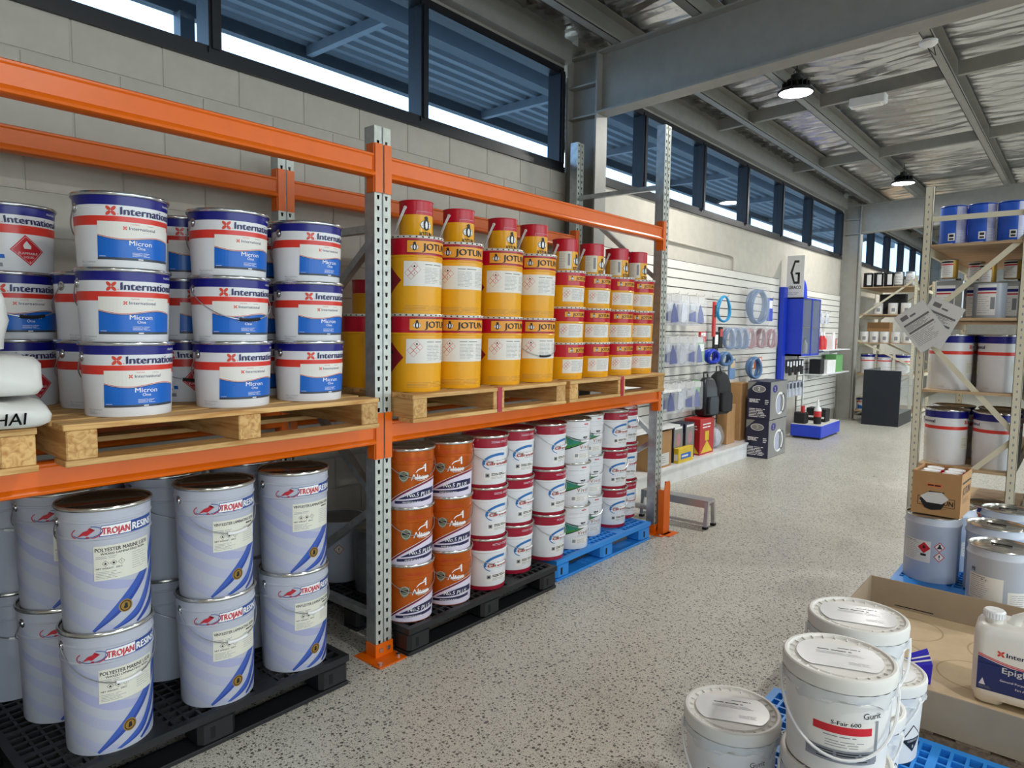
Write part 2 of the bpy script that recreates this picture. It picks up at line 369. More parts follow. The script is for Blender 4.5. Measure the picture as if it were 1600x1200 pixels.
def window(n, x0, x1, mull, z0=3.0, z1=3.87):
    fr = M()
    fr.box(x0, x1, 3.60, 3.72, z0, z0+.075, 'frame_black').box(x0, x1, 3.60, 3.72, z1-.06, z1, 'frame_black')
    fr.box(x0, x1, 3.575, 3.605, z0-.012, z0+.03, 'frame_black')
    W = struct(fr.build('window_%d' % n))
    edges = [x0+.03]+mull+[x1-.03]
    for x in edges: M().box(-.035, .035, 3.59, 3.72, z0+.03, z1-.03, 'frame_black').box(-.02, .02, 3.575, 3.59, z0+.06, z1-.06, 'frame_black').build('mullion', W, (x, 0, 0))
    for a, b in zip(edges, edges[1:]):
        M().box(a+.03, b-.03, 3.655, 3.661, z0+.07, z1-.055, 'window_glass').build('pane', W)
    struct(M().box(x0, x1, 3.60, 3.80, z1, 4.22, 'steel_grey').box(x0, x1, 3.52, 3.6, z1+.02, z1+.2, 'steel_grey').build('trim_%d' % n))
window(1, -4.0, 4.93, [-2.62, -1.14, .34, 1.82, 3.30])
window(2, 5.13, 13.72, [6.35, 7.76, 9.11, 10.48, 11.86])
window(3, 13.98, 24.0, [16.1, 17.6, 19.1, 20.6, 22.1])

def column(x):
    m = M(); a, b = x-.085, x+.085
    m.box(a, b, 3.29, 3.306, 0, 3.95, 'steel_grey').box(a, b, 3.584, 3.598, 0, 4.1, 'steel_grey').box(x-.006, x+.006, 3.306, 3.584, 0, 3.98, 'steel_grey')
    for z in (3.44, 3.70, 3.95): m.box(a+.004, b-.004, 3.306, 3.584, z, z+.014, 'steel_grey')
    m.box(a-.004, b+.03, 3.27, 3.598, 0, .02, 'steel_grey')
    struct(m.build('steel_column'))
    m = M(); y0, y1 = 3.29, -10.8
    def S(y, z): return z+roofz(y)
    for z0, z1, w in ((3.45, 3.466, .085), (3.944, 3.96, .085), (3.466, 3.944, .006)):
        vs = [(x+sx*w, y, S(y, z)) for y in (y0, y1) for z in (z0, z1) for sx in (-1, 1)]
        m.add(vs, [(0, 2, 3, 1), (4, 5, 7, 6), (0, 1, 5, 4), (2, 6, 7, 3), (0, 4, 6, 2), (1, 3, 7, 5)], 'steel_grey')
    struct(m.build('roof_beam'))
for x in (-3.75, 5.06, 13.85, 22.6): column(x)
for y in (3.15, 2.45, 1.2, -.05, -1.3, -2.55, -3.8, -5.05, -6.3, -7.55, -8.8):
    z = 3.965+roofz(y); m = M()
    m.box(-6, 24, y-.006, y, z, z+.2, 'steel_grey').box(-6, 24, y-.08, y, z, z+.006, 'steel_grey').box(-6, 24, y-.08, y, z+.194, z+.2, 'steel_grey')
    m.box(-6, 24, y-.08, y-.076, z, z+.025, 'steel_grey')
    struct(m.build('purlin'))
for x in (-.8, 2.1, 7.9, 10.6, 16.6, 19.4):
    m = M()
    for a, b in ((3.5, 2.46), (2.36, 1.21), (1.11, -.04), (-.14, -1.29), (-1.39, -2.54), (-2.64, -3.79), (-3.89, -5.04), (-5.14, -6.29)):
        za, zb = 4.01+roofz(a), 4.01+roofz(b)
        m.bar((x, a, za+.06), (x, b, zb+.06), .006, .13, 'steel_grey').bar((x+.03, a, za), (x+.03, b, zb), .06, .006, 'steel_grey')
    struct(m.build('roof_strut'))
# foil-faced blanket laid over the purlins: sagging and wrinkled sheet
nx, ny = 560, 92
xs = np.linspace(-6, 24, nx); ys = np.linspace(3.75, -11, ny); rg = np.random.default_rng(3)
Xg, Yg = np.meshgrid(xs, ys, indexing='ij')
ph = np.cumsum(rg.normal(0, .5, ny))[None, :]
amp = .5+.5*np.sin(Xg*1.9+ph*.35)*np.sin(Yg*2.3+Xg*.4)
Zg = 4.2+ROOF*(3.3-Yg)+.016*amp*np.sin(Xg*46+ph+1.5*np.sin(Yg*3))+.008*np.sin(Xg*23+Yg*5)+rg.normal(0, .0035, Xg.shape)
Zg -= .02*np.abs(np.sin((Yg-1.2)/1.25*PI))
m = M(); m.mi('foil'); m.v = np.stack([Xg, Yg, Zg], -1).reshape(-1, 3).tolist()
m.f = [(i*ny+j, i*ny+j+1, (i+1)*ny+j+1, (i+1)*ny+j) for i in range(nx-1) for j in range(ny-1)]; m.m = [0]*len(m.f)
struct(m.build('ceiling', smooth=0, fix=False))
# canopy of the yard outside, seen through the high windows
m = M(); A = []; y = 4.1
while y < 7.0:
    A += [(y, 4.76), (y+.07, 4.76), (y+.10, 4.80), (y+.17, 4.80)]; y += .2
vs = [(x, q[0], q[1]) for x in (-8, 26) for q in A]; n = len(A)
m.add(vs, [(i, i+1, n+i+1, n+i) for i in range(n-1)], 'canopy_white')
cano = struct(m.build('yard_canopy', smooth=0, fix=False))
for x in np.arange(-7, 26, 2.9): M().box(-.04, .04, 4.1, 7.0, 4.66, 4.76, 'canopy_white').build('rafter', cano, (float(x), 0, 0))
M().box(-8, 26, 6.92, 7.02, 4.63, 4.84, 'steel_dark').build('fascia', cano)
M().box(-8, 26, 5.15, 5.3, 4.50, 4.76, 'steel_dark').build('beam', cano)
for x in (-4., 3.2, 10.4, 17.6): M().box(-.07, .07, 6.85, 6.99, -.12, 4.63, 'steel_dark').build('post', cano, (x, 0, 0))

# ------------------------------------------------------------------ lamps and fittings under the roof
def lamp_proto():
    t = thing('high_bay_lamp', 'round black LED high bay lamp hanging nearest, glowing above the aisle', 'lamp')
    m = M().lathe([(0, .17), (.05, .17), (.05, .13), (.085, .125), (.085, .10), (.06, .10)], 'lamp_black', 20)
    for k in range(16):
        a = k*PI/8; m.bar((.05*math.cos(a), .05*math.sin(a), .07), (.125*math.cos(a), .125*math.sin(a), .07), .006, .06, 'lamp_black')
    m.lathe([(.06, .10), (.06, .04)], 'lamp_black', 20).build('housing', t)
    M().lathe([(.06, .045), (.15, .035), (.165, .02), (.165, 0), (.15, 0)], 'lamp_black', 28).build('reflector', t)
    M().lathe([(0, -.004), (.1, -.002), (.15, .006)], 'lamp_glow', 28).build('lens', t)
    M().tube([(0, 0, .17), (.01, 0, .23), (0, 0, .30)], .005, 'lamp_black', 5).build('cord', t)
    M().tube([(0, 0, .18), (0, .03, .2), (0, 0, .23), (0, -.03, .2)], .004, 'lamp_black', 5, True).build('hook', t)
    return t
lp = lamp_proto(); first = True
for x, y, lab in ((6.87, 2.28, 'round black high bay lamp glowing nearest, above the white slatted wall display'), (11.9, 2.29, 'round black high bay lamp glowing farther down the aisle on a black cord'),
               (16.9, 2.29, 'farthest small glowing high bay lamp behind the cream shelving upright')) + tuple((x, y, 'unseen high bay lamp added for light, %s row beyond the aisle, %s from the rear' % ('second' if y > -5 else 'third', n_)) for x, n_ in ((-3.1, 'first'), (1.9, 'second'), (6.9, 'third'), (11.9, 'fourth'), (16.9, 'fifth')) for y in (-2.0, -6.5)):  # rows beyond the aisle are unseen, added to light the room
    loc = (x, y, 3.90 if y > 0 else 3.93+roofz(y))
    if first: lp.location = loc; lp['label'] = lab; lp['group'] = 'high bay lamps'; first = False
    else: dup(lp, loc, 0, lab, 'high bay lamps')
e = thing('emergency_light', 'white rectangular emergency light box fixed under the roof strut', 'light', (7.84, 1.87, 3.95))
M().bevbox(-.06, .06, -.17, .17, 0, .09, 'white', .012).build('body', e); M().bevbox(-.045, .045, -.13, .13, -.012, .001, 'label_white', .005).build('diffuser', e)
M().box(-.01, .01, -.01, .01, .09, .13, 'steel_grey').build('bracket', e)
e = thing('motion_sensor', 'small round white motion sensor under the roof near the beam', 'sensor', (6.68, 1.16, 3.99))
M().lathe([(0, 0), (.05, .01), (.07, .03), (.07, .05), (.05, .06), (0, .06)], 'white', 20).build('body', e)
M().tube([(.02, 0, .06), (.03, .02, .02), (.05, -.05, -.06), (.06, -.02, .06)], .005, 'lamp_black', 5).build('cable', e)
# conduit bent on the wall above the slat panels
co = M().tube([(6.2, 3.58, 2.62), (8.6, 3.58, 2.60), (8.68, 3.58, 2.58), (8.7, 3.58, 2.5), (8.7, 3.58, 2.42)], .012, 'wall_paint', 8).build('conduit'); tag(co, 'painted conduit pipe bending down the block wall above the slats', 'pipe')

# ------------------------------------------------------------------ the orange and galvanised pallet rack
RF, RB = 2.572, 3.46            # front faces of the front posts, back faces of the back posts
FX = (-.75, 2.05, 4.85)         # left edge of each frame
rack = thing('pallet_rack', 'two-bay pallet rack with orange beams and perforated galvanised posts along the wall', 'rack')
def post_mesh(h, cut=None):
    """channel post, .097 wide, perforated face at y=0 looking to -y, two columns of punched slots with a groove between"""
    m = M(); W, D = .097, .072; cols = ((.014, .030), (.062, .078)); n = int(h/.05)
    def quad(x0, x1, z0, z1): m.add([(x0, 0, z0), (x1, 0, z0), (x1, 0, z1), (x0, 0, z1)], [(0, 1, 2, 3)], 'galv_face')
    quad(0, .014, 0, h); quad(.030, .042, 0, h); quad(.052, .062, 0, h); quad(.078, W, 0, h)
    m.add([(.042, 0, 0), (.042, .006, 0), (.052, .006, 0), (.052, 0, 0), (.042, 0, h), (.042, .006, h), (.052, .006, h), (.052, 0, h)], [(0, 1, 5, 4), (1, 2, 6, 5), (2, 3, 7, 6)], 'galv')
    for x0, x1 in cols:
        for i in range(n):
            z = i*.05; a, b = z+.016, z+.036; t = .05*(n) if i < n-1 else h
            quad(x0, x1, z, a); quad(x0, x1, b, z+.05 if i < n-1 else h)
            xm = .003
            m.add([(x0, 0, a), (x0, 0, b), (x0+xm, 0, a)], [(0, 2, 1)], 'galv_face'); m.add([(x1, 0, a), (x1, 0, b), (x1-xm, 0, a)], [(0, 1, 2)], 'galv_face')
    for x in (0, W): m.add([(x, 0, 0), (x, D, 0), (x, D, h), (x, 0, h)], [(0, 1, 2, 3)], 'galv')
    for x0, x1 in ((0, .022), (W-.022, W)): m.add([(x0, D, 0), (x1, D, 0), (x1, D, h), (x0, D, h)], [(0, 1, 2, 3)], 'galv')
    m.add([(.006, .035, 0), (W-.006, .035, 0), (W-.006, .035, h), (.006, .035, h)], [(0, 1, 2, 3)], 'hole_dark')  # dark sheet inside the channel, painted shade behind the slots
    return m.mesh('upright', 0)
def foot_mesh():
    m = M().box(-.055, .112, -.10, .10, 0, .006, 'orange').box(-.006, .102, -.006, 0, .006, .07, 'orange').box(-.006, -.001, -.006, .07, .006, .07, 'orange')
    for x, y in ((-.03, -.07), (.09, -.06)): m.lathe([(.012, .006), (.012, .016), (0, .016)], 'chrome', 8, x, y)
    for x in (.025, .07): m.box(x-.009, x+.009, -.014, -.006, .03, .048, 'chrome')
    return m.mesh('footplate', 0)
pm = {2.55: post_mesh(2.55), 3.2: post_mesh(3.2)}; fm = foot_mesh(); fmb = M().box(-.01, .107, -.05, .07, 0, .006, 'orange').box(-.006, .102, -.006, 0, .006, .07, 'orange').mesh('footplate', 0)
for x, h in zip(FX, (2.55, 2.55, 3.2)):
    p = ob('upright', pm[h], rack, (x, RF, 0)); ob('footplate', fm, p)
    p = ob('upright', pm[h], rack, (x, RB-.072, 0)); ob('footplate', fmb, p)
    br = [(.19, .19), (.22, .74), (1.40, .78), (1.44, 2.05), (h-.46, h-.46)]
    if h > 3: br = [(.19, .19), (.22, .74), (1.40, .78), (1.44, 1.98), (2.68, 2.02), (2.74, 2.74)]
    for zb, zf in br:
        M().bar((x+.048, RB-.05, zb), (x+.048, RF+.05, zf), .036, .036, 'galv').build('brace', rack)
def beam(x0, x1, y, zt, s, mt='orange', name='beam'):
    """box beam with a stepped face; s=-1 faces the aisle, +1 the wall"""
    zb = zt-.108
    prof = [(.003, .030), (.003, .090), (-.002, .096), (-.002, .103), (.006, .108), (.048, .108), (.048, 0), (.004, 0), (-.006, .005), (-.009, .013), (-.006, .021)]
    m = M().prism([(y+p[0], zb+p[1]) for p in prof], x0, x1, mt)
    b = m.build(name, rack, smooth=30)
    for x, d in ((x0, -1), (x1, 1)):
        c = M(); yy = y if s < 0 else y-.05
        f = y-.004 if s < 0 else y+.004
        c.box(min(x, x-d*.006), max(x, x-d*.006), min(yy, yy+.05)-.001, max(yy, yy+.05)+.001, zb-.07, zt+.045, 'orange')
        a0, a1 = sorted((x, x+d*.044)); c.box(a0, a1, min(f, f-s*-.004), max(f, f-s*-.004), zb-.07, zt+.045, 'orange')
        k = c.build('connector', b)
        h = M(); hh = M()
        for z in (zt+.02, zt-.03, zt-.08): hh.box(x+d*.024-.004, x+d*.024+.004, f+s*.001-.0015, f+s*.001+.0015, z-.012, z+.012, 'hole_dark')
        h.box(x+d*.022-.016, x+d*.022+.016, f+s*.0005-.002, f+s*.0005+.002, zb-.055, zb+.005, 'galv').build('clip', b); hh.build('slot', b)['kind'] = 'stuff'
for x0, x1 in ((FX[0]+.097, FX[1]), (FX[1]+.097, FX[2])):
    for zt in (2.425, 1.168):
        beam(x0, x1, RF, zt, -1); beam(x0, x1, RB-.066, zt-.003, -1, 'orange_dull')
cg = thing('column_guard', 'orange steel guard standing in front of the far rack post', 'guard', (4.865, 2.50, 0))
M().prism([(0, 0), (.10, 0), (.10, .40), (.085, .425), (.03, .425), (0, .37)], -.004, .0, 'orange', 'y').box(.096, .10, 0, .045, 0, .41, 'orange').box(0, .004, 0, .045, 0, .36, 'orange').build('shield', cg)
M().box(-.02, .13, -.07, .01, 0, .006, 'orange').build('base', cg)

# ------------------------------------------------------------------ wooden pallets
def wood_pallet(x0, x1, y0, y1, z0, label, wood='pallet_wood', woody='pallet_wood_y', tape=False, group='wooden pallets'):
    L = x1-x0; Dp = y1-y0
    t = thing('wooden_pallet', label, 'pallet', ((x0+x1)/2, (y0+y1)/2, z0), 0, group); h = .135
    n = 7; bw = .108; gap = (Dp-n*bw)/(n-1)
    bd = M().bevbox(-L/2, L/2, -bw/2, bw/2, 0, .02, wood, .003).mesh('deck_board')
    for i in range(n): ob('deck_board', bd, t, (random.uniform(-.004, .004), -Dp/2+bw/2+i*(bw+gap), h-.02), random.uniform(-.002, .002))
    br = M().bevbox(-.045, .045, -Dp/2+.004, Dp/2-.004, 0, .094, woody, .004).mesh('bearer')
    for x in (-L/2+.05, .0, L/2-.05): ob('bearer', br, t, (x, 0, .0205))
    for y in (-Dp/2+.055, 0, Dp/2-.055): ob('bottom_board', bd, t, (0, y, 0))
    if tape: M().box(-.018, .018, -Dp/2-.0015, -Dp/2+.03, .002, h+.0015, 'tape_red').build('tape', t)
    return t
ZB = 1.1692; ZD = ZB+.135
wood_pallet(-.60, .645, 2.42, 3.42, ZB, 'wooden pallet under the white sacks at the left edge, upper level')
wood_pallet(.715, 1.955, 2.42, 3.44, ZB, 'wooden pallet carrying the white, blue and red pails, upper level')
wood_pallet(2.155, 3.40, 2.42, 3.44, ZB, 'wooden pallet with red tape carrying the tall yellow drums, upper level', tape=True)
wood_pallet(3.45, 4.69, 2.43, 3.44, ZB, 'wooden pallet with red tape under the short yellow pails, upper level', tape=True)

# ------------------------------------------------------------------ moulded plastic pallets
def plastic_pallet(x0, x1, y0, y1, mt, label, cell=.048, group='plastic pallets'):
    t = thing('plastic_pallet', label, 'pallet', ((x0+x1)/2, (y0+y1)/2, 0), 0, group); L = (x1-x0)/2; D = (y1-y0)/2; h = .14
    m = M()
    for a in (-1, 1):
        m.box(-L, L, min(a*D, a*(D-.03)), max(a*D, a*(D-.03)), h-.03, h, mt); m.box(min(a*L, a*(L-.03)), max(a*L, a*(L-.03)), -D+.03, D-.03, h-.03, h, mt)
    x = -L+.03+cell
    while x < L-.04: m.box(x-.005, x+.005, -D+.03, D-.03, h-.022, h-.001, mt); x += cell
    y = -D+.03+cell
    k = 0
    while y < D-.04: w_ = .014 if k % 4 == 3 else .005; m.box(-L+.03, L-.03, y-w_, y+w_, h-.020, h, mt); y += cell; k += 1
    for fx in (-L*.36, L*.36): m.box(fx-.05, fx+.05, -D+.03, D-.03, h-.022, h-.0005, mt)
    m.build('deck', t, smooth=0)
    lg = M().bevbox(-.075, .075, -.07, .07, .018, h-.03, mt, .018)
    lg.box(-.03, -.012, -.0712, -.0695, .04, .085, 'hole_dark'); lgm = lg.mesh('leg', 30)
    for a in (-L+.076, 0, L-.076):
        for b in (-D+.071, 0, D-.071): ob('leg', lgm, t, (a, b, 0))
    rm = M().bevbox(-L, L, -.06, .06, 0, .018, mt, .006).mesh('runner', 0)
    for b in (-D+.061, 0, D-.061): ob('runner', rm, t, (0, b, 0))
    return t
plastic_pallet(-.61, .565, 2.50, 3.42, 'plastic_black', 'black plastic pallet added under the darkening drums at the left edge')  # added pallet, carries the drums that darken the left edge
plastic_pallet(.60, 1.82, 2.475, 3.42, 'plastic_black', 'black plastic pallet under the lavender-grey resin drums on the floor')
plastic_pallet(2.17, 3.395, 2.465, 3.42, 'plastic_black', 'black plastic pallet under the orange pails on the floor')
plastic_pallet(3.46, 4.69, 2.515, 3.42, 'plastic_blue', 'bright blue plastic pallet under the rack, beside the orange post guard')
plastic_pallet(1.60, 2.82, -.28, .915, 'plastic_blue', 'blue plastic pallet under the white buckets in the right foreground')
plastic_pallet(4.25, 5.42, -.42, .83, 'plastic_blue', 'blue plastic pallet under the grey steel drums behind the cardboard tray')
wood_pallet(2.90, 4.08, -.36, .82, 0.005, 'worn wooden pallet under the big cardboard tray', 'tray_pallet_wood', 'tray_pallet_wood', True)

# ------------------------------------------------------------------ pails, drums and tins
def bail(R, zl, drop, side=-1, grip=True, gm='white', wr=.0022, parent=None, wm='wire', g0=.40, g1=.60):
    pts = [(R*math.cos(PI*i/28), side*R*math.sin(PI*i/28), zl-drop*math.sin(PI*i/28)**.8) for i in range(29)]
    h = M().tube(pts, wr, wm, 6).build('handle', parent)
    if grip: M().tube([pts[i] for i in range(int(28*g0), int(28*g1)+1)], .0065, gm, 8).build('grip', h)
    return h
def lug(R, z, sgn, parent, mt='chrome'):
    m = M(); a = 0 if sgn > 0 else PI
    prof = [(.017, 0), (.017, .004), (.011, .005), (.009, .009), (.005, .010), (0, .010)]
    m.lathe(prof, mt, 14); m.v = [(sgn*(R-.003+q[2]), q[0], z+q[1]) for q in m.v]
    return m.build('lug', parent)
def pail(name, label, cat, r0, rt, h, bands, lidm='lid_steel', rimm='chrome', beads=(), drop=.10, hs=-1, grip='white', lugz=.045, crimps=0, group=None, prnt=None, handle=True, lidin=.008, seg=48, lugm='chrome'):
    t = thing(name, label, cat, (0, 0, 0), 0, group); hb = h-.014
    def R(z): return r0+(rt-r0)*z/h
    zs = [(0.006, bands[0][1])]
    for z, m_ in bands: zs.append((min(z, hb), m_))
    prof = [(0, .004), (r0-.008, .004), (r0-.006, 0), (r0-.001, 0), (R(.006), .006, bands[0][1])]
    last = .006
    for z, m_ in zs[1:]:
        for b in beads:
            if last < b-.006 and b+.006 < z:
                prof += [(R(b-.005), b-.005, m_), (R(b)+.0028, b-.002, m_), (R(b)+.0028, b+.002, m_), (R(b+.005), b+.005, m_)]
        prof.append((R(z), z, m_)); last = z
    M().lathe(prof, bands[0][1], seg).build('body', t)
    lid = M().lathe([(R(hb)-.001, hb), (rt+.005, hb+.001), (rt+.007, hb+.005), (rt+.007, h-.005), (rt+.004, h), (rt, h), (rt-.002, h-.002), (rt-.004, h-lidin, lidm), (rt-.02, h-lidin, lidm), (rt-.024, h-lidin-.002, lidm), (0, h-lidin-.002, lidm)], rimm, seg).build('lid', t)
    if crimps:
        c = M()
        for k in range(crimps):
            a = 2*PI*k/crimps; p = Vector((math.cos(a), math.sin(a), 0)); q = p*(rt+.007)
            c.bar(q+Vector((0, 0, hb+.004)), q+Vector((0, 0, h-.004)), .008, .0024, 'hole_dark', up=p)
        o = c.build('crimp', lid); o['kind'] = 'stuff'
    if handle:
        for s_ in (-1, 1): lug(R(h-lugz), h-lugz, s_, t, lugm)
        bail(R(h-lugz)+.0055, h-lugz, drop, hs, bool(grip), grip or 'white', parent=t)
    if prnt:
        p = Print(R); prnt(p, R, h); p.build('label_print', t, smooth=0, fix=False)['kind'] = 'stuff'
    return t

def penguin(p, cu, cv, h, layer=3):
    p.ell(cu, cv-.10*h, .44*h, .30*h, 'txt_black', layer, 22); p.ell(cu, cv-.10*h, .41*h, .27*h, 'txt_white', layer+1, 22)
    for k in (-.16, .0): p.rect(cu-.40*h, cu+.40*h, cv+k*h-.01*h, cv+k*h+.01*h, 'txt_grey', layer+2)
    p.poly([(cu-.20*h, cv-.34*h), (cu-.06*h, cv-.46*h), (cu+.06*h, cv-.46*h), (cu+.20*h, cv-.34*h), (cu+.24*h, cv), (cu+.14*h, cv+.25*h), (cu+.13*h, cv+.38*h), (cu+.05*h, cv+.48*h), (cu-.04*h, cv+.47*h), (cu-.18*h, cv+.36*h), (cu-.09*h, cv+.30*h), (cu-.22*h, cv+.05*h)], 'txt_black', layer+3)
    p.ell(cu+.01*h, cv-.10*h, .10*h, .25*h, 'txt_white', layer+4, 16)

# --- white pail with blue and red bands
def banded_print(p, R, h):
    k = h/.252; q = R(h*.5)
    for sgn in (0, 1):
        o = sgn*PI*q
        p.petals(o-.084, .190*k, .019, 'banded_orange', 2); p.ell(o-.063, .180*k, .0018, .0018, 'banded_orange', 2, 8)
        p.text('International', o-.057, .179*k, .0265, 'banded_navy_txt', 2, width=.212, bold=.05)
        p.text('AkzoNobel', o+.095, .222*k, .0085, 'txt_white', 2, width=.048)
    p.rect(-.126, .128, .032*k, .156*k, 'label_white', 1)
    U = [-.126+.254*i/20 for i in range(21)]
    def wv(u): return .108*k-.009*math.sin((u+.126)/.254*2*PI*.95)*1.0-.012*((u+.126)/.254)
    p.strip([(u, .038*k) for u in U], [(u, wv(u)) for u in U], 'banded_blue', 2)
    p.strip([(u, wv(u)) for u in U], [(u, wv(u)+.0022) for u in U], 'banded_navy_txt', 2)
    p.strip([(u, wv(u)+.0036) for u in U], [(u, wv(u)+.0056) for u in U], 'red', 2)
    p.rect(-.126, .128, .032*k, .040*k, 'dark_grey', 3); p.rect(-.004, .012, .0345*k, .038*k, 'txt_white', 4)
    p.petals(-.043, .136*k, .0075, 'banded_orange', 2); p.text('International', -.031, .1315*k, .0105, 'banded_navy_txt', 2, width=.088, bold=.012)
    p.text('CAUTION', -.026, .1475*k, .0042, 'red', 2, align='l'); p.rect(.025, .05, .148*k, .1492*k, 'txt_grey', 2)
    p.text('Micron', .006, .0815*k, .0165, 'txt_white', 3, width=.074, align='c', bold=.012)
    p.text('One', .006, .0685*k, .0105, 'txt_white', 3, width=.028, align='c', bold=.01)
    p.lines(-.022, .036, .045*k, .059*k, 4, 'txt_white', 3, .001, 1); p.rect(-.12, -.10, .0425*k, .0437*k, 'txt_white', 3)
    p.text('Pty Limited', -.19, .022*k, .0055, 'txt_grey', 2, width=.055); p.lines(-.19, -.14, .008*k, .019*k, 3, 'txt_grey', 2, .0009, 2)
    # reverse: hazard diamond and small print
    o = PI*q
    p.diamond(o+.0, .085*k, .056, 'red', 'red', 1, .001)
    p.ring(o, .085*k, .050, .050, .0012, 'txt_white', 3, n=4); p.flame(o, .101*k, .022, 'txt_white', 3)
    p.text('FLAMMABLE', o, .070*k, .0085, 'txt_white', 3, align='c', width=.062, bold=.01); p.text('LIQUID', o, .057*k, .0075, 'txt_white', 3, align='c'); p.text('3', o, .038*k, .008, 'txt_white', 3, align='c')
    p.rect(o-.115, o-.085, .085*k, .135*k, 'txt_white', 1)
    for j in range(3): p.diamond(o-.1, (.128-.0165*j)*k, .009, 'red', 'txt_white', 2, .0012)
    p.poly([(o-.115, .05*k), (o-.095, .05*k), (o-.105, .067*k)], 'badge', 2); p.rect(o-.09, o-.075, .052*k, .066*k, 'banded_blue', 2); p.rect(o-.11, o-.085, .022*k, .036*k, 'txt_grey', 2)
    p.lines(o-.16, o-.122, .03*k, .135*k, 14, 'txt_grey', 2, .0012, 4)
IB = [(.145, 'body_white'), (.176, 'banded_red'), (.212, 'body_white'), (.26, 'navy')]
intl = pail('paint_pail', 'x', 'paint pail', .136, .147, .256, IB, 'lid_steel', 'chrome', (), .115, -1, 'plastic_black', .052, prnt=banded_print)
banded_b = pail('paint_pail', 'x', 'paint pail', .136, .147, .256, IB, 'lid_steel', 'chrome', (), .115, 1, 'plastic_black', .052, prnt=banded_print)
USED = set()
def put(proto, loc, rz, label, group):
    """first use moves the prototype itself, later ones are copies"""
    if proto.name not in USED:
        USED.add(proto.name); proto.location = loc; proto.rotation_euler = (0, 0, math.radians(rz)); proto['label'] = label; proto['group'] = group; return proto
    return dup(proto, loc, math.radians(rz), label, group)
T3 = ('bottom', 'middle', 'top')
IP = .2486
names = ('left front stack', 'middle front stack', 'right front stack')
for c, (x, nm) in enumerate(zip((.98, 1.372, 1.724), names)):
    for t in range(3):
        dx, dy = ((0, 0), (-.003, .004), (-.006, 0))[t] if c < 2 else ((0, 0), (.002, .003), (-.002, .004))[t]
        put(intl if (c, t) in ((1, 1),) else banded_b, (x+dx, 2.62+dy, ZD+.0005+t*IP), ((0, -2, 1), (4, -3, 3), (3, 1, 6))[c][t],
            'white pail with blue and red bands, %s of the %s' % (T3[t], nm), 'white, blue and red paint pails')
for t, a in enumerate((192, 6, 186)):
    put(intl if t != 1 else intl, (.78, 3.165, ZD+.0005+t*IP), a, 'white pail with blue and red bands, %s of the rear stack behind the sacks' % T3[t], 'white, blue and red paint pails')
for t, a in enumerate((14, 18)):
    put(banded_b, (1.0, 2.935, ZD+.0005+t*IP), a, 'white banded pail, %s of the short pair behind the left front stack' % ('lower', 'upper')[t], 'white, blue and red paint pails')
for t, a in enumerate((170, 20, 5)):
    put(banded_b, (1.335, 2.95, ZD+.0005+t*IP), a, 'white banded pail behind the gap between left and middle stacks, %s one' % T3[t], 'white, blue and red paint pails')
for t in range(3):
    put(banded_b, (1.70, 2.96, ZD+.0005+t*IP), 10, 'white banded pail hidden behind the right front stack, %s one' % T3[t], 'white, blue and red paint pails')

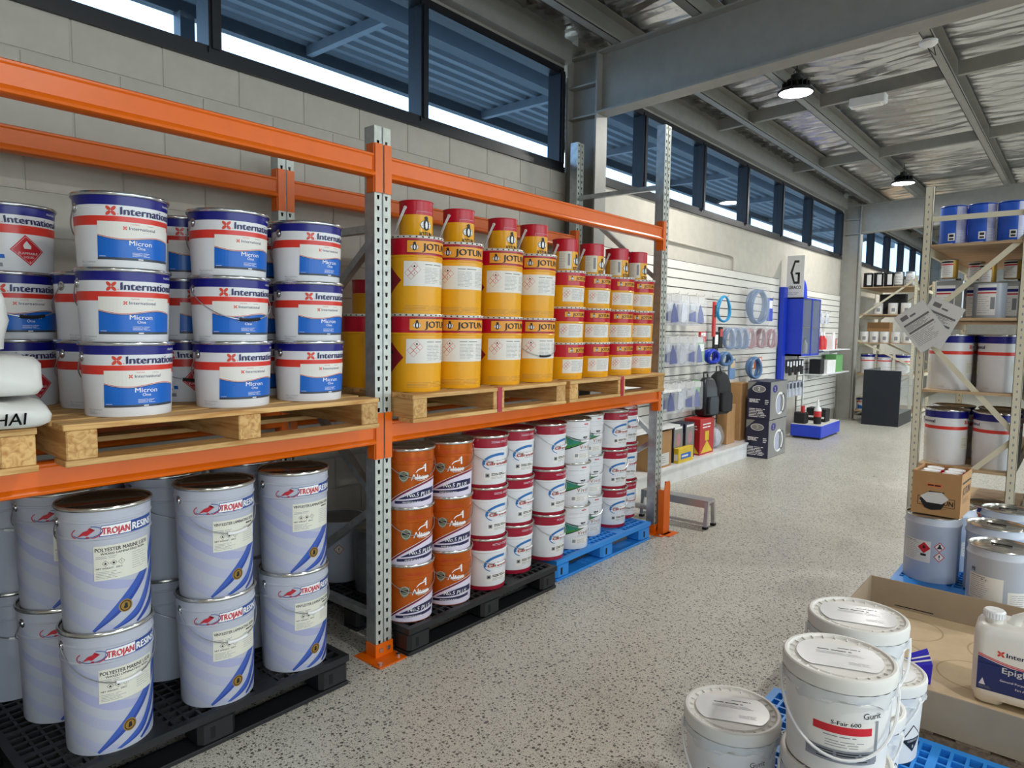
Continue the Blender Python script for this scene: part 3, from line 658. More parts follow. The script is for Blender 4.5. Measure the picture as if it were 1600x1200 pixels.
# --- lavender-grey resin drums
def curve(q, n=7):
    """smooth polyline through the given points"""
    out = []
    for i in range(len(q)-1):
        p0, p1, p2, p3 = q[max(i-1, 0)], q[i], q[i+1], q[min(i+2, len(q)-1)]
        for k in range(n if i < len(q)-2 else n+1):
            t = k/n; out.append(tuple(.5*((2*p1[c])+(-p0[c]+p2[c])*t+(2*p0[c]-5*p1[c]+4*p2[c]-p3[c])*t*t+(-p0[c]+3*p1[c]-3*p2[c]+p3[c])*t**3) for c in (0, 1)))
    return out
def resin_print(kind):
    def f(p, R, h):
        lav = ([(-.235, .285), (-.126, .232), (-.059, .197), (.03, .168), (.09, .16)], [(-.235, .255), (-.126, .192), (-.048, .155), (.03, .143), (.09, .15)])
        for dv, m_ in ((0, 'resin_lav'), (-.075, 'resin_lav2'), (.075, 'resin_lav2')):
            A, B = ([(u, v+dv) for u, v in curve(q)] for q in lav); p.strip([(u, max(v, .007)) for u, v in A], [(u, max(v, .007)) for u, v in B], m_, 0)
        A, B = ([(u-.02, max(.007, v-.155)) for u, v in curve(q)][:19] for q in lav); p.strip(A, B, 'resin_lav2', 0)
        for up, lo, m_ in (([(-.092, .012), (-.0146, .099), (.052, .171), (.0965, .222), (.17, .34)], [(-.086, .006), (-.007, .062), (.052, .119), (.0965, .172), (.172, .285)], 'resin_blue'),
                           ([(-.033, .010), (.0425, .060), (.084, .112), (.125, .185), (.172, .262)], [(-.02, .007), (.052, .033), (.092, .076), (.135, .140), (.175, .205)], 'resin_blue'),
                           ([(.047, .014), (.09, .05), (.138, .092), (.178, .15)], [(.052, .008), (.092, .028), (.14, .058), (.18, .10)], 'resin_blue2')):
            p.strip(curve(up), curve(lo), m_, 1)
            mid = [((a[0]*.35+b[0]*.65), (a[1]*.35+b[1]*.65)) for a, b in zip(curve(up), curve(lo))]; p.strip(mid, curve(lo), 'resin_blue2', 2)
        p.ring(-.102, .352, .050, .0235, .0035, 'resin_red', 2, PI*.75, PI*2.1, rot=.12); p.ring(-.100, .3545, .047, .0205, .0025, 'resin_ink', 3, PI*1.1, PI*2.4, rot=.12)
        p.poly([(-.132, .338), (-.112, .345), (-.100, .343), (-.075, .362), (-.088, .360), (-.092, .371), (-.098, .362), (-.112, .357)], 'resin_red', 3)
        p.ell(-.098, .337, .006, .0035, 'resin_red', 3, 10)
        p.poly([(-.064, .337), (.135, .337), (.135, .380), (-.058, .375)], 'resin_ink', 1); p.poly([(-.0615, .3395), (.034, .3395), (.034, .3755), (-.0565, .3728)], 'txt_white', 2)
        p.text('TROJAN', -.057, .3445, .0235, 'resin_red', 3, width=.088, bold=.07); p.text('RESINS', .038, .3445, .0255, 'txt_white', 3, width=.092, bold=.05)
        p.text('MAXIMUM PERFORMANCE', -.03, .3285, .0065, 'resin_ink', 2, width=.14, bold=.02)
        p.rect(-.082, .108, .185, .305, 'cream', 4)
        if kind == 0:
            p.text('POLYESTER MARINE LSE50', -.078, .2845, .0135, 'txt_black', 5, width=.178, bold=.03); p.text('WAXED LAMINATING RESIN', -.062, .2735, .0075, 'txt_black', 5, width=.148, bold=.03)
        else:
            p.text('VINYLESTER LAMINATING RESIN', -.078, .286, .0115, 'txt_black', 5, width=.178, bold=.03); p.lines(.05, .098, .272, .282, 1, 'txt_black', 5, .005, 33)
        p.lines(-.076, -.005, .259, .270, 2, 'txt_grey', 5, .0016, 3)
        for j in range(3):
            c = -.048+.024*j; p.diamond(c, .243, .0105, 'txt_black', 'cream', 5, .001)
        p.flame(-.048, .2425, .006, 'txt_black', 7); p.ell(-.024, .243, .004, .004, 'txt_black', 7, 8); p.text('!', 0, .2385, .009, 'txt_black', 7, align='c', bold=.03)
        p.text('NET WEIGHT:  20KG', -.076, .2235, .006, 'txt_black', 5, width=.078, bold=.02); p.lines(-.076, 0, .190, .217, 5, 'txt_grey', 5, .0013, 5)
        p.lines(.035, .1, .205, .268, 8, 'txt_grey', 5, .0012, 6)
        p.ell(.010, .082, .0225, .0225, 'gold', 3, 22); p.ring(.010, .082, .0185, .0185, .003, 'txt_black', 4); p.poly([(.003, .073), (.010, .070), (.017, .075), (.015, .093), (.008, .093)], 'txt_black', 4); p.ring(.010, .082, .0115, .0115, .0015, 'gold', 5)
        p.rect(.055, .16, .409, .4095, 'txt_white', 1)
    return f
TB = [(.44, 'resin_body')]
trj = [pail('resin_drum', 'x', 'drum', .136, .146, .437, TB, 'lid_brown', 'lid_steel', (.330, .388), .13, -1, 'white', .055, prnt=resin_print(k), lidin=.007) for k in (0, 1)]
trj_nh = pail('resin_drum', 'x', 'drum', .136, .146, .437, TB, 'lid_brown', 'lid_steel', (.330, .388), .13, 1, 'white', .055, prnt=resin_print(0), lidin=.007)
trj_nh1 = pail('resin_drum', 'x', 'drum', .136, .146, .437, TB, 'lid_brown', 'lid_steel', (.330, .388), .13, 1, 'white', .055, prnt=resin_print(1), lidin=.007)
TP = .4305; PZ = .1405
for x, y, lo, up, nm in ((.885, 2.625, (trj[0], 2), (trj_nh, 0), 'left front stack'), (1.285, 2.625, (trj[1], 1), (trj[1], 3), 'middle front stack'), (1.642, 2.632, (trj[1], 2), (trj_nh1, -1), 'right front stack'),
                         (.845, 2.96, (trj_nh, 14), (trj_nh, 8), 'rear stack at the left edge of the picture'), (1.235, 2.97, (trj_nh1, 200), (trj_nh1, 190), 'dark rear stack between left and middle')):
    put(lo[0], (x, y, PZ), lo[1], 'lavender-grey resin drum, lower of the %s' % nm, 'lavender-grey resin drums')
    put(up[0], (x+.003, y-.002, PZ+TP), up[1], 'lavender-grey resin drum, upper of the %s' % nm, 'lavender-grey resin drums')

for x, y, nm in ((1.60, 2.975, 'added third rear stack, behind the right front stack'), (.76, 3.272, 'added hindmost stack by the wall, first'), (1.08, 3.272, 'added hindmost stack by the wall, second'), (1.40, 3.272, 'added hindmost stack by the wall, third')):  # added fill drums, block the bright wall so the gaps read dark
    for t in range(2): put(trj_nh1, (x, y, PZ+t*TP), 180, 'lavender-grey drum, %s of the %s' % (('lower', 'upper')[t], nm), 'lavender-grey resin drums')
# --- orange antifouling pails
def antifoul_print(p, R, h):
    U = [-.165+.30*i/24 for i in range(25)]
    def e(u): t = (u+.165)/.30; return .012+.118*(1-(1-min(1, t*1.02))**2.1)
    p.strip([(u, .004) for u in U], [(u, e(u)) for u in U], 'antifoul_lav', 1)
    p.strip([(u, e(u)) for u in U], [(u, e(u)+.011) for u in U], 'maroon', 2); p.strip([(u, e(u)+.011) for u in U], [(u, e(u)+.0135) for u in U], 'txt_white', 2)
    A = [-.105+.215*i/20 for i in range(21)]
    def top(u): t = (u+.105)/.215; return .047+.046*math.sin(min(1, t*1.35)*PI/2)
    p.strip([(u, .045+.018*(u+.105)/.215) for u in A], [(u, max(top(u), .045+.018*(u+.105)/.215)) for u in A], 'antifoul_navy', 3)
    p.text('No.5 PLUS', -.062, .058, .022, 'txt_white', 4, width=.135, bold=.02, shear=.15)
    p.strip([(u-.02, .022+.014*(u+.105)/.215) for u in A], [(u-.02, .036+.016*(u+.105)/.215) for u in A], 'antifoul_navy', 3); p.text('ANTIFOULING', -.085, .0275, .008, 'txt_white', 4, width=.095, bold=.02)
    p.poly([(-.105, .185), (-.055, .185), (-.053, .165), (-.062, .145), (-.080, .130), (-.098, .145), (-.107, .165)], 'badge', 2); p.rect(-.104, -.056, .160, .171, 'txt_black', 3); p.ring(-.08, .165, .022, .024, .0015, 'txt_white', 4); p.text('*', -.08, .174, .012, 'txt_black', 4, align='c')
    p.text('Altex', -.044, .143, .031, 'txt_white', 2, width=.092, bold=.02); p.rect(-.014, .038, .138, .1400, 'txt_white', 2)
    p.strip(curve([(-.022, .180), (-.006, .197), (.028, .205)]), curve([(-.018, .180), (-.003, .192), (.028, .199)]), 'txt_white', 2); p.poly([(.037, .226), (.039, .180), (.030, .180), (.029, .210), (.014, .203)], 'txt_white', 2)
    p.lines(-.08, .05, .240, .258, 3, 'tool_red', 2, .0018, 7)
AB = [(.31, 'antifoul_orange')]
alt = pail('antifouling_pail', 'x', 'paint pail', .122, .132, .300, AB, 'lid_steel', 'lid_steel', (.225, .232), .105, -1, 'white', .042, prnt=antifoul_print)
AP = .2925
for x, a, nm in ((2.300, -13, 'left stack beside the rack post'), (2.590, -26, 'right stack')):
    for t in range(3):
        put(alt, (x+(.0, -.002, .003)[t], 2.622, PZ+t*AP), a+(0, 4, -3)[t], 'orange pail with white swoosh, %s of the %s' % (T3[t], nm), 'orange antifouling pails')
# --- white pails with crimson bands
def crimson_print(p, R, h):
    p.ring(.012, .150, .100, .052, .015, 'crimson_blue', 2, PI*.35, PI*1.06, 22, .05); p.ring(.012, .150, .100, .048, .005, 'crimson_blue', 2, PI*1.06, PI*1.28, 10, .05)
    p.text('carboline', -.066, .135, .028, 'crimson_txt', 3, width=.18, bold=.05); p.lines(-.01, .075, .124, .130, 1, 'txt_grey', 3, .002, 8)
    p.rect(-.075, .075, .050, .094, 'label_white', 1); p.rect(-.068, -.045, .066, .088, 'txt_grey', 2); p.rect(-.062, -.051, .072, .082, 'txt_black', 3)
    p.lines(-.035, .068, .074, .09, 2, 'txt_black', 2, .0045, 9); p.lines(-.035, .068, .053, .070, 4, 'txt_grey', 2, .0014, 10)
    p.lines(-.04, .09, .258, .272, 2, 'antifoul_lav', 2, .002, 11)
CB = [(.024, 'crimson_red'), (.232, 'body_white'), (.31, 'crimson_red')]
carb = pail('coating_pail', 'x', 'paint pail', .122, .132, .300, CB, 'crimson_red', 'lid_steel', (.222, .228), .105, -1, 'white', .042, prnt=crimson_print)
def flash_print(p, R, h):
    A = [-.20+.24*i/14 for i in range(15)]
    def hi(u): t = (u+.20)/.24; return .152+.068*(1-t)**1.7
    def lo(u): t = (u+.20)/.24; return .148-.072*(1-t)**1.2
    p.strip([(u, lo(u)-.006*(1-(u+.2)/.24)-.004) for u in A], [(u, hi(u)+.005) for u in A], 'txt_black', 1); p.strip([(u, lo(u)) for u in A], [(u, hi(u)) for u in A], 'flash_green', 2)
    p.strip([(u, lo(u)+.03*(1-(u+.2)/.24)) for u in A[5:]], [(u, hi(u)) for u in A[5:]], 'flash_teal', 3)
    for ch, du, m_ in (('V', 0, 'flash_txt'), ('i', .030, 'txt_grey'), ('v', .041, 'flash_txt'), ('i', .066, 'flash_txt'), ('d', .077, 'txt_grey')): p.text(ch, -.028+du, .100, .027, m_, 3, bold=.02)
    p.lines(-.005, .045, .172, .184, 1, 'txt_black', 3, .009, 34); p.rect(.0, .03, .166, .169, 'txt_black', 3); p.lines(0, .05, .262, .272, 1, 'tool_red', 3, .007, 35); p.lines(-.09, .05, .244, .250, 1, 'txt_grey', 2, .0016, 12)
    p.lines(-.03, .08, .088, .094, 1, 'txt_grey', 2, .0025, 13); p.rect(-.07, .06, .034, .075, 'label_white', 1); p.rect(-.062, -.040, .046, .068, 'txt_grey', 2); p.lines(-.03, .055, .038, .070, 5, 'txt_grey', 2, .0016, 14)
viv = pail('coating_pail', 'x', 'paint pail', .122, .132, .300, [(.31, 'body_white')], 'lid_steel', 'lid_steel', (.222, .228), .105, -1, 'white', .042, prnt=flash_print)
for x, a, nm in ((2.877, -9, 'stack next to the orange pails'), (3.185, -4, 'right stack on the black pallet')):
    for t in range(3): put(carb, (x, 2.615+.05*(x > 3), PZ+t*AP), a+(0, 3, -6)[t], 'white pail with crimson bands, %s of the %s' % (T3[t], nm), 'white and crimson coating pails')
for pr, x, y, a, nm in ((carb, 3.515, 2.655, -1, 'left stack on the blue pallet'), (viv, 3.812, 2.665, -18, 'near stack'), (viv, 4.12, 2.755, -22, 'far stack'), (carb, 4.43, 2.735, -17, 'second stack on the blue pallet'), (carb, 4.71, 2.81, -20, 'last stack on the blue pallet')):
    for t in range(3):
        d = 'white pail with crimson bands' if pr is carb else 'white pail with green pointed flash'
        put(pr, (x+(0, .002, -.003)[t], y+(0, .002, .004)[t], PZ+t*AP), a+(0, -4, 5)[t], '%s, %s of the %s' % (d, T3[t], nm), 'white and crimson coating pails' if pr is carb else 'white and green coating pails')

# --- yellow and red drums
def jot_print(p, R, h):
    p.rect(-.122, .150, .298, .366, 'yellowcan_dkred', 1); p.rect(-.119, .147, .304, .360, 'yellowcan_orange', 2)
    penguin(p, -.083, .333, .045, 3); p.text('JOTUN', -.045, .3165, .034, 'txt_black', 4, width=.172, bold=.05)
    p.rect(-.135, .145, .142, .262, 'label_white', 1)
    for i in range(2):
        for j in range(3):
            p.diamond(-.098+.016*(i-j)+.016, .222+.017*(1-i)-.017*j, .0165, 'red', 'label_white', 2, .0012)
    p.flame(-.082, .237, .008, 'txt_black', 4); p.text('!', -.082, .198, .011, 'txt_black', 4, align='c', bold=.03)
    p.lines(-.03, .135, .240, .254, 1, 'txt_black', 2, .003, 15); p.lines(-.03, .06, .155, .235, 11, 'txt_grey', 2, .0016, 16); p.lines(.07, .138, .155, .235, 11, 'txt_grey', 2, .0016, 17)
    p.diamond(-.222, .170, .075, 'yellowcan_dkred', 'yellowcan_dkred', 1, .002); p.flame(-.222, .195, .02, 'txt_black', 3)
    p.lines(-.13, .13, .02, .05, 4, 'kraft', 1, .0018, 18)
JB = [(.292, 'yellowcan_yellow'), (.40, 'yellowcan_red')]
jot = pail('yellow_drum', 'x', 'drum', .133, .142, .385, JB, 'yellowcan_lid', 'yellowcan_lid', (.285,), .1, 1, None, .05, 30, prnt=jot_print, handle=False)
jot_h = pail('yellow_drum', 'x', 'drum', .133, .142, .385, JB, 'yellowcan_lid', 'yellowcan_lid', (.285,), .13, -1, 'plastic_black', .10, 30, prnt=jot_print)
JP = .3775
jn = ('first stack beside the rack post', 'second stack', 'third stack', 'fourth stack')
for c, (x, a) in enumerate(((2.345, -8), (2.645, -30), (2.985, -20), (3.305, -24))):
    for t in range(2):
        put(jot_h if (c, t) == (3, 0) else jot, (x, 2.625, ZD+.0005+t*JP), a+(5, 0)[t], 'tall yellow drum with red top band, %s of the %s' % (('lower', 'upper')[t], jn[c]), 'tall yellow drums')
for c, x in enumerate((2.325, 2.64)):
    for t in range(1 if c == 0 else 2):
        put(jot, (x, 2.98+.05*c, ZD+.0005+t*JP), 150+40*c, 'rear tall yellow drum seen past the rack post, %s' % ('nearest', 'second lower', 'second upper')[c+t], 'rear yellow drums')
def jot_s_print(p, R, h):
    p.rect(-.055, .115, .168, .206, 'yellowcan_dkred', 1); p.rect(-.052, .112, .171, .203, 'yellowcan_orange', 2); penguin(p, -.028, .187, .03, 3); p.text('JOTUN', .0, .1765, .021, 'txt_black', 4, width=.105, bold=.05)
    p.rect(-.085, .10, .040, .128, 'label_white', 1)
    for i in range(2):
        for j in range(3): p.diamond(-.062+.0115*(i-j)+.011, .096+.012*(1-i)-.012*j, .0118, 'red', 'label_white', 2, .0011)
    p.lines(-.025, .09, .05, .12, 10, 'txt_grey', 2, .0017, 19); p.lines(-.08, .08, .012, .026, 2, 'kraft', 1, .0016, 20)
jots = pail('yellow_pail', 'x', 'paint pail', .125, .134, .235, [(.142, 'yellowcan_yellow'), (.24, 'yellowcan_red')], 'yellowcan_lid', 'yellowcan_lid', (.135,), .1, 1, None, .05, 30, prnt=jot_s_print, handle=False)
SP = .2275
for c, (x, a) in enumerate(((3.64, -24), (3.955, -30), (4.27, -34), (4.563, -38))):
    for t in range(3): put(jots, (x, 2.625, ZD+.0005+t*SP), a+(6, -5, 3)[t], 'short yellow pail with red top half, %s of %s' % (T3[t], ('the stack beside the tall drums', 'second stack', 'third stack', 'the stack at the pallet end')[c]), 'short yellow pails')
for t in range(3): put(jots, (4.55, 2.93, ZD+.0005+t*SP), 20, 'short yellow pail in the rear corner by the far rack post, %s' % T3[t], 'rear yellow pails')

def tin(name, r, h, prnt, strap=True):
    t = thing(name, 'x', 'tin'); rr = lambda z: r
    M().lathe([(0, .003), (r-.004, .003), (r-.003, 0), (r+.001, .002), (r+.001, .005), (r, .007), (r, h*.62, 'yellowcan_yellow'), (r, h-.006, 'yellowcan_red')], 'yellowcan_yellow', 36).build('body', t)
    M().lathe([(r, h-.006), (r+.002, h-.004), (r+.002, h-.001), (r, h), (r-.004, h), (r-.006, h-.006), (0, h-.006)], 'yellowcan_red', 36).build('lid', t)
    if strap:
        a0 = -1.15; d = Vector((math.sin(a0), -math.cos(a0), 0)); e = Vector((d.y*-1, d.x, 0))
        p0 = d*(r+.006)+Vector((0, 0, h*.80)); pts = []
        for i in range(9):
            k = i/8; a = a0-k*1.75; bulge = .004+.02*math.sin(PI*k)
            pts.append(Vector((math.sin(a), -math.cos(a), 0))*(r+bulge)+Vector((0, 0, h*.80-h*.62*math.sin(PI*k))))
        m = M()
        for q0, q1 in zip(pts, pts[1:]): m.bar(q0, q1, .004, .012, 'white')
        m.build('handle', t)
        for q in (pts[0], pts[-1]):
            l = M().lathe([(.009, 0), (.009, .004), (.004, .005), (0, .005)], 'white', 12); n = Vector((q.x, q.y, 0)).normalized(); s_ = n.cross(Vector((0, 0, 1)))
            l.v = [tuple(q*1.0-n*.002+s_*v[0]+Vector((0, 0, v[1]))+n*v[2]) for v in l.v]; l.build('lug', t)
    p = Print(rr); prnt(p, r, h); p.build('label_print', t, smooth=0, fix=False)['kind'] = 'stuff'; return t
def tin_print(p, r, h):
    penguin(p, .012, h*.40, h*.40, 2); p.text('JOTUN', .012, h*.06, h*.125, 'txt_black', 2, width=.078, align='c', bold=.05)
    for u in (-.038, .062): p.rect(u, u+.001, h*.62, h*.70, 'antifoul_lav', 1)
    p.rect(-.038, .062, h*.70, h*.706, 'antifoul_lav', 1)
def tin2_print(p, r, h):
    penguin(p, .045, h*.38, h*.36, 2); p.text('JOTUN', .045, h*.06, h*.12, 'txt_black', 2, width=.072, align='c', bold=.05)
    p.rect(-.085, -.002, h*.10, h*.62, 'cream', 1); p.lines(-.08, -.04, h*.14, h*.58, 9, 'txt_grey', 2, .0014, 21); p.rect(-.028, -.012, h*.2, h*.55, 'txt_grey', 2)
tn = tin('paint_tin', .084, .188, tin_print); tn2 = tin('paint_tin', .082, .212, tin2_print)
ZT = ZD+.0005+2*JP+.0006; ZT2 = ZD+.0005+3*SP+.0006
for x, a, nm in ((2.355, -14, 'first, nearest the rack post'), (2.66, -16, 'second along the row'), (3.02, -18, 'third along the row'), (3.312, -20, 'fourth along the row')):
    put(tn, (x, 2.625, ZT), a, 'small yellow tin with red top standing on the tall drums, %s' % nm, 'small yellow tins')
for x, a, nm in ((3.64, -22, 'first after the tall drums'), (3.95, -28, 'second'), (4.275, -32, 'third'), (4.548, -36, 'last, nearest the far post')):
    put(tn2, (x, 2.625, ZT2), a, 'small yellow tin with paper label on the short pails, %s' % nm, 'small labelled yellow tins')
put(tn, (2.33, 2.98, ZD+.0005+JP), 160, 'small tin seen past the rack post behind the white pails', 'small yellow tins')

# --- dark steel drums in the shadow behind the rack frame
def haz_print(p, R, h):
    p.diamond(-.0, .20, .03, 'red', 'label_white', 1, .003); p.text('!', 0, .188, .022, 'txt_black', 4, align='c', bold=.04)
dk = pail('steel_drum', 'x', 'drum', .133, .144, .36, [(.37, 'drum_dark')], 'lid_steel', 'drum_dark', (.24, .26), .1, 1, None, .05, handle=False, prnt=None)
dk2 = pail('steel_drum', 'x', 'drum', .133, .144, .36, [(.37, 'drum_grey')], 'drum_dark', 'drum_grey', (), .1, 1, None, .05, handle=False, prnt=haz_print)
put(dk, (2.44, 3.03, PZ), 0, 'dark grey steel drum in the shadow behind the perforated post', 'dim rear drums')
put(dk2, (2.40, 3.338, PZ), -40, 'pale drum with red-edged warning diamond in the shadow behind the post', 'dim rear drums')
for x, y, nm in ((.40, 2.955, 'front'), (.40, 3.272, 'rear')):  # added drums, dark fill in front of the lit wall
    for t in range(2): put(dk, (x, y, PZ+t*.3535), 0, 'dark steel drum added to darken the left edge, %s stack, %s' % (nm, ('lower', 'upper')[t]), 'dim rear drums')
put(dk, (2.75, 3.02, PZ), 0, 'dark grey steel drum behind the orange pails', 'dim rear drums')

# ------------------------------------------------------------------ sacks at the left edge
def rrect(w, d, r, n=4):
    out = []
    for cx, cy, a0 in ((w/2-r, d/2-r, 0), (-w/2+r, d/2-r, PI/2), (-w/2+r, -d/2+r, PI), (w/2-r, -d/2+r, 3*PI/2)):
        for i in range(n+1): a = a0+PI/2*i/n; out.append((cx+r*math.cos(a), cy+r*math.sin(a)))
    return out
def loft(m, rings, mt, cap=True):
    n = len(rings[0]); o = len(m.v); k = m.mi(mt)
    for r in rings: m.v += [tuple(p) for p in r]
    for j in range(len(rings)-1):
        for i in range(n): m.f.append((o+j*n+i, o+j*n+(i+1) % n, o+(j+1)*n+(i+1) % n, o+(j+1)*n+i)); m.m.append(k)
    if cap: m.f.append(tuple(o+i for i in range(n-1, -1, -1))); m.m.append(k); m.f.append(tuple(o+(len(rings)-1)*n+i for i in range(n))); m.m.append(k)
def pillow(L, W, H, seed, mt, n=22, sq=9):
    """stuffed sack, flat-bottomed, wrinkled"""
    rr = np.random.default_rng(seed); m = M(); k = m.mi(mt); ph = rr.uniform(0, 6, 8)
    for top in (1, 0):
        o = len(m.v)
        for i in range(n+1):
            for j in range(n+1):
                s, t = -1+2*i/n, -1+2*j/n
                s2, t2 = math.sin(s*PI/2), math.sin(t*PI/2)
                e = max(0, (1-abs(s2)**sq)*(1-abs(t2)**sq))**.38
                wr = .008*math.sin(9*s2+ph[0]+3*t2)*math.sin(5*t2+ph[1])+.005*math.sin(21*s2+11*t2+ph[2])
                z = (H*(.42+.58*e)+wr*e) if top else H*(.42-.42*e)
                m.v.append((s2*L/2*(1-.03*abs(t2)**4), t2*W/2*(1-.03*abs(s2)**4), z))
        for i in range(n):
            for j in range(n):
                q = (o+i*(n+1)+j, o+(i+1)*(n+1)+j, o+(i+1)*(n+1)+j+1, o+i*(n+1)+j+1); m.f.append(q if top else q[::-1]); m.m.append(k)
    return m
def crumple(L, W, H, seed, mt):
    rr = np.random.default_rng(seed); ph = rr.uniform(0, 6.28, 12); m = M(); k = m.mi(mt); rows = []
    nl, nw = 26, 18
    def ring(ins, z):
        out = []; a, b = L/2-ins, W/2-ins
        per = [(-a+2*a*i/nl, -b) for i in range(nl)]+[(a, -b+2*b*i/nw) for i in range(nw)]+[(a-2*a*i/nl, b) for i in range(nl)]+[(-a, b-2*b*i/nw) for i in range(nw)]
        c = min(.07, b*.5)
        for x, y in per:
            ex, ey = max(0, abs(x)-(a-c)), max(0, abs(y)-(b-c)); d = math.hypot(ex, ey)
            if d > c: x -= math.copysign(ex-ex*c/d, x); y -= math.copysign(ey-ey*c/d, y)
            n = .010*math.sin(17*x+31*z+ph[0])*math.sin(23*y+ph[1])+.007*math.sin(41*x-27*z+ph[2]+9*y)+.005*math.sin(60*z+13*x+ph[3])
            q = math.hypot(x, y) or 1
            out.append((x+n*x/q, y+n*y/q, z+.5*n*(1 if z > .02 else 0)))
        return out
    prof = [(.06, .001), (.018, .006), (.004, .2*H), (0, .45*H), (.006, .75*H), (.022, .92*H), (.05, .985*H), (.10, 1.0*H), (.18, 1.0*H), (.27, 1.0*H)]
    loft(m, [ring(min(i_, W/2-.02), z) for i_, z in prof], mt); return m
def sack(x, y, z, L, W, H, rz, seed, label, txt=None):
    t = thing('white_sack', label, 'sack', (x, y, z), math.radians(rz), 'white plastic sacks')
    crumple(L, W, H, seed, 'sack').build('bag', t, smooth=60)
    if txt:
        p = Print(None, lift=0); p.text(*txt[:1], txt[1], txt[2], txt[3], 'txt_black', 0, bold=.02, shear=.12, align='r'); p.build("lettering", t, (0, -W/2-.016, 0), smooth=0, fix=False)['kind'] = 'stuff'
    return t
sack(.205, 2.70, ZD+.002, .96, .68, .085, 0, 1, 'bottom white plastic sack of the stack at the left edge', ('HAI', .395, .02, .036))
sack(.19, 2.71, ZD+.096, .96, .66, .125, 1, 2, 'middle white plastic sack of the stack at the left edge', ('HAI', .30, .045, .034))
sack(.11, 2.72, ZD+.232, .97, .66, .20, -1, 5, 'bulging top white plastic sack at the left edge')

# ------------------------------------------------------------------ white lidded buckets in the right foreground
def gurit(bar):
    def f(p, R, h):
        p.text('Gurit', .052, .176, .018, 'txt_black', 2, width=.052)
        p.rect(-.085, .10, .085, .165, 'label_white', 1); p.rect(-.072, .078, .128, .150, bar, 2)
        p.text('S-Fair 600', -.028, .1535, .0115, 'txt_black', 2, width=.075, bold=.025); p.lines(-.045, .055, .116, .124, 1, 'txt_grey', 2, .003, 30)
        p.rect(.088, .098, .05, .168, 'txt_grey', 2); p.rect(-.09, .095, .045, .082, 'txt_grey', 1); p.lines(-.06, .085, .05, .078, 4, 'txt_black', 2, .0028, 31); p.lines(-.04, .06, .088, .11, 3, 'txt_grey', 2, .002, 32)
        o = .205; p.poly([(o-.05, .09), (o, .04), (o+.05, .09), (o, .14)], 'txt_black', 1); p.poly([(o-.045, .09), (o, .09), (o+.045, .09), (o, .135)], 'label_white', 2); p.text('CORROSIVE', o, .078, .008, 'txt_white', 3, align='c', width=.05); p.text('8', o, .055, .012, 'txt_white', 3, align='c')
    return f
def bucket(name, bar, film=True):
    t = thing(name, 'x', 'bucket'); r0, rt, h = .128, .141, .286
    R = lambda z: r0+(rt-r0)*z/h
    M().lathe([(0, .004), (r0-.008, .004), (r0-.006, 0), (r0, .002), (R(.21), .21), (R(.212)+.006, .212), (R(.216)+.006, .218), (R(.22), .222), (R(.245), .245), (R(.247)+.004, .247), (R(.26), .262)], 'bucket_white', 56).build('body', t)
    lid = M().lathe([(rt+.001, h-.040), (rt+.006, h-.040), (rt+.008, h-.012), (rt+.006, h-.003), (rt+.002, h), (rt-.005, h), (rt-.010, h-.006), (rt-.024, h-.008), (rt-.027, h-.005), (0, h-.003)], 'bucket_lid', 56)
    for k in range(24):
        a = 2*PI*k/24; d = Vector((math.cos(a), math.sin(a), 0)); lid.bar(d*(rt-.011)+Vector((0, 0, h-.004)), d*(rt-.022)+Vector((0, 0, h-.006)), .003, .004, 'bucket_lid')
    L = lid.build('lid', t)
    s = Print(None, lift=0); n = 20; q = .112
    pts = [(q*math.cos(a), q*math.sin(a)) for a in [2*PI*i/40 for i in range(40)]]; pts = [(x, max(-.075, min(.075, y))) for x, y in pts]
    s.poly(pts, 'white_gloss', 0); s.lift = .0004
    s.lines(-.055, .06, .026, .036, 1, 'txt_black', 0, .005, 42); s.lines(.0, .06, .046, .054, 1, 'txt_black', 0, .0035, 43)
    s.lines(-.06, .07, .002, .02, 3, 'txt_grey', 0, .0012, 40); s.lines(.02, .08, -.05, -.03, 3, 'txt_grey', 0, .0014, 41)
    s.v = [(v[0], v[2], h-.0022-v[1]) for v in s.v]; s.build('lid_label', L, smooth=0, fix=False)['kind'] = 'stuff'
    if film:   # wrinkled stretch film hanging below the lid
        fm = M(); N = 72; rr = np.random.default_rng(4); rows = []
        for j, z in enumerate((h-.042, h-.052, h-.062, h-.072)):
            o = len(fm.v); rows.append(o)
            for i in range(N):
                a = 2*PI*i/N; r_ = R(z)+.0075+.004*math.sin(a*9+j)*j/3+.002*math.sin(a*23+2*j); zz = z+(.010*math.sin(a*4+1)+.006*math.sin(a*11) if j == 3 else 0)
                fm.v.append((r_*math.cos(a), r_*math.sin(a), zz))
        k = fm.mi('film')
        for j in range(3):
            for i in range(N): fm.f.append((rows[j]+i, rows[j]+(i+1) % N, rows[j+1]+(i+1) % N, rows[j+1]+i)); fm.m.append(k)
        fm.build('stretch_film', t, fix=False, smooth=60)
    for s_ in (-1, 1): lug(R(.232)+.004, .232, s_, t, 'bucket_white')
    bail(R(.232)+.012, .232, .165, -1, False, parent=t, wr=.0042, wm='white')
    for a in (2.2, 2.5):   # lid pull rings
        c = Vector((math.cos(a), math.sin(a), 0))*(rt+.020)+Vector((0, 0, h-.030))
        M().tube([c+Vector((.013*math.cos(b), .013*math.sin(b), 0)) for b in [2*PI*i/12 for i in range(12)]], .003, 'white', 6, True).build('pull_ring', L)
    p = Print(R); gurit(bar)(p, R, h); p.build('label_print', t, smooth=0, fix=False)['kind'] = 'stuff'
    return t
br_, bn_ = bucket('lidded_bucket', 'red'), bucket('lidded_bucket', 'navy')
BP = .2885
g = 'white lidded buckets'
put(bn_, (2.055, .795, PZ), -66, 'single white bucket with navy label bar, leftmost in the foreground', g)
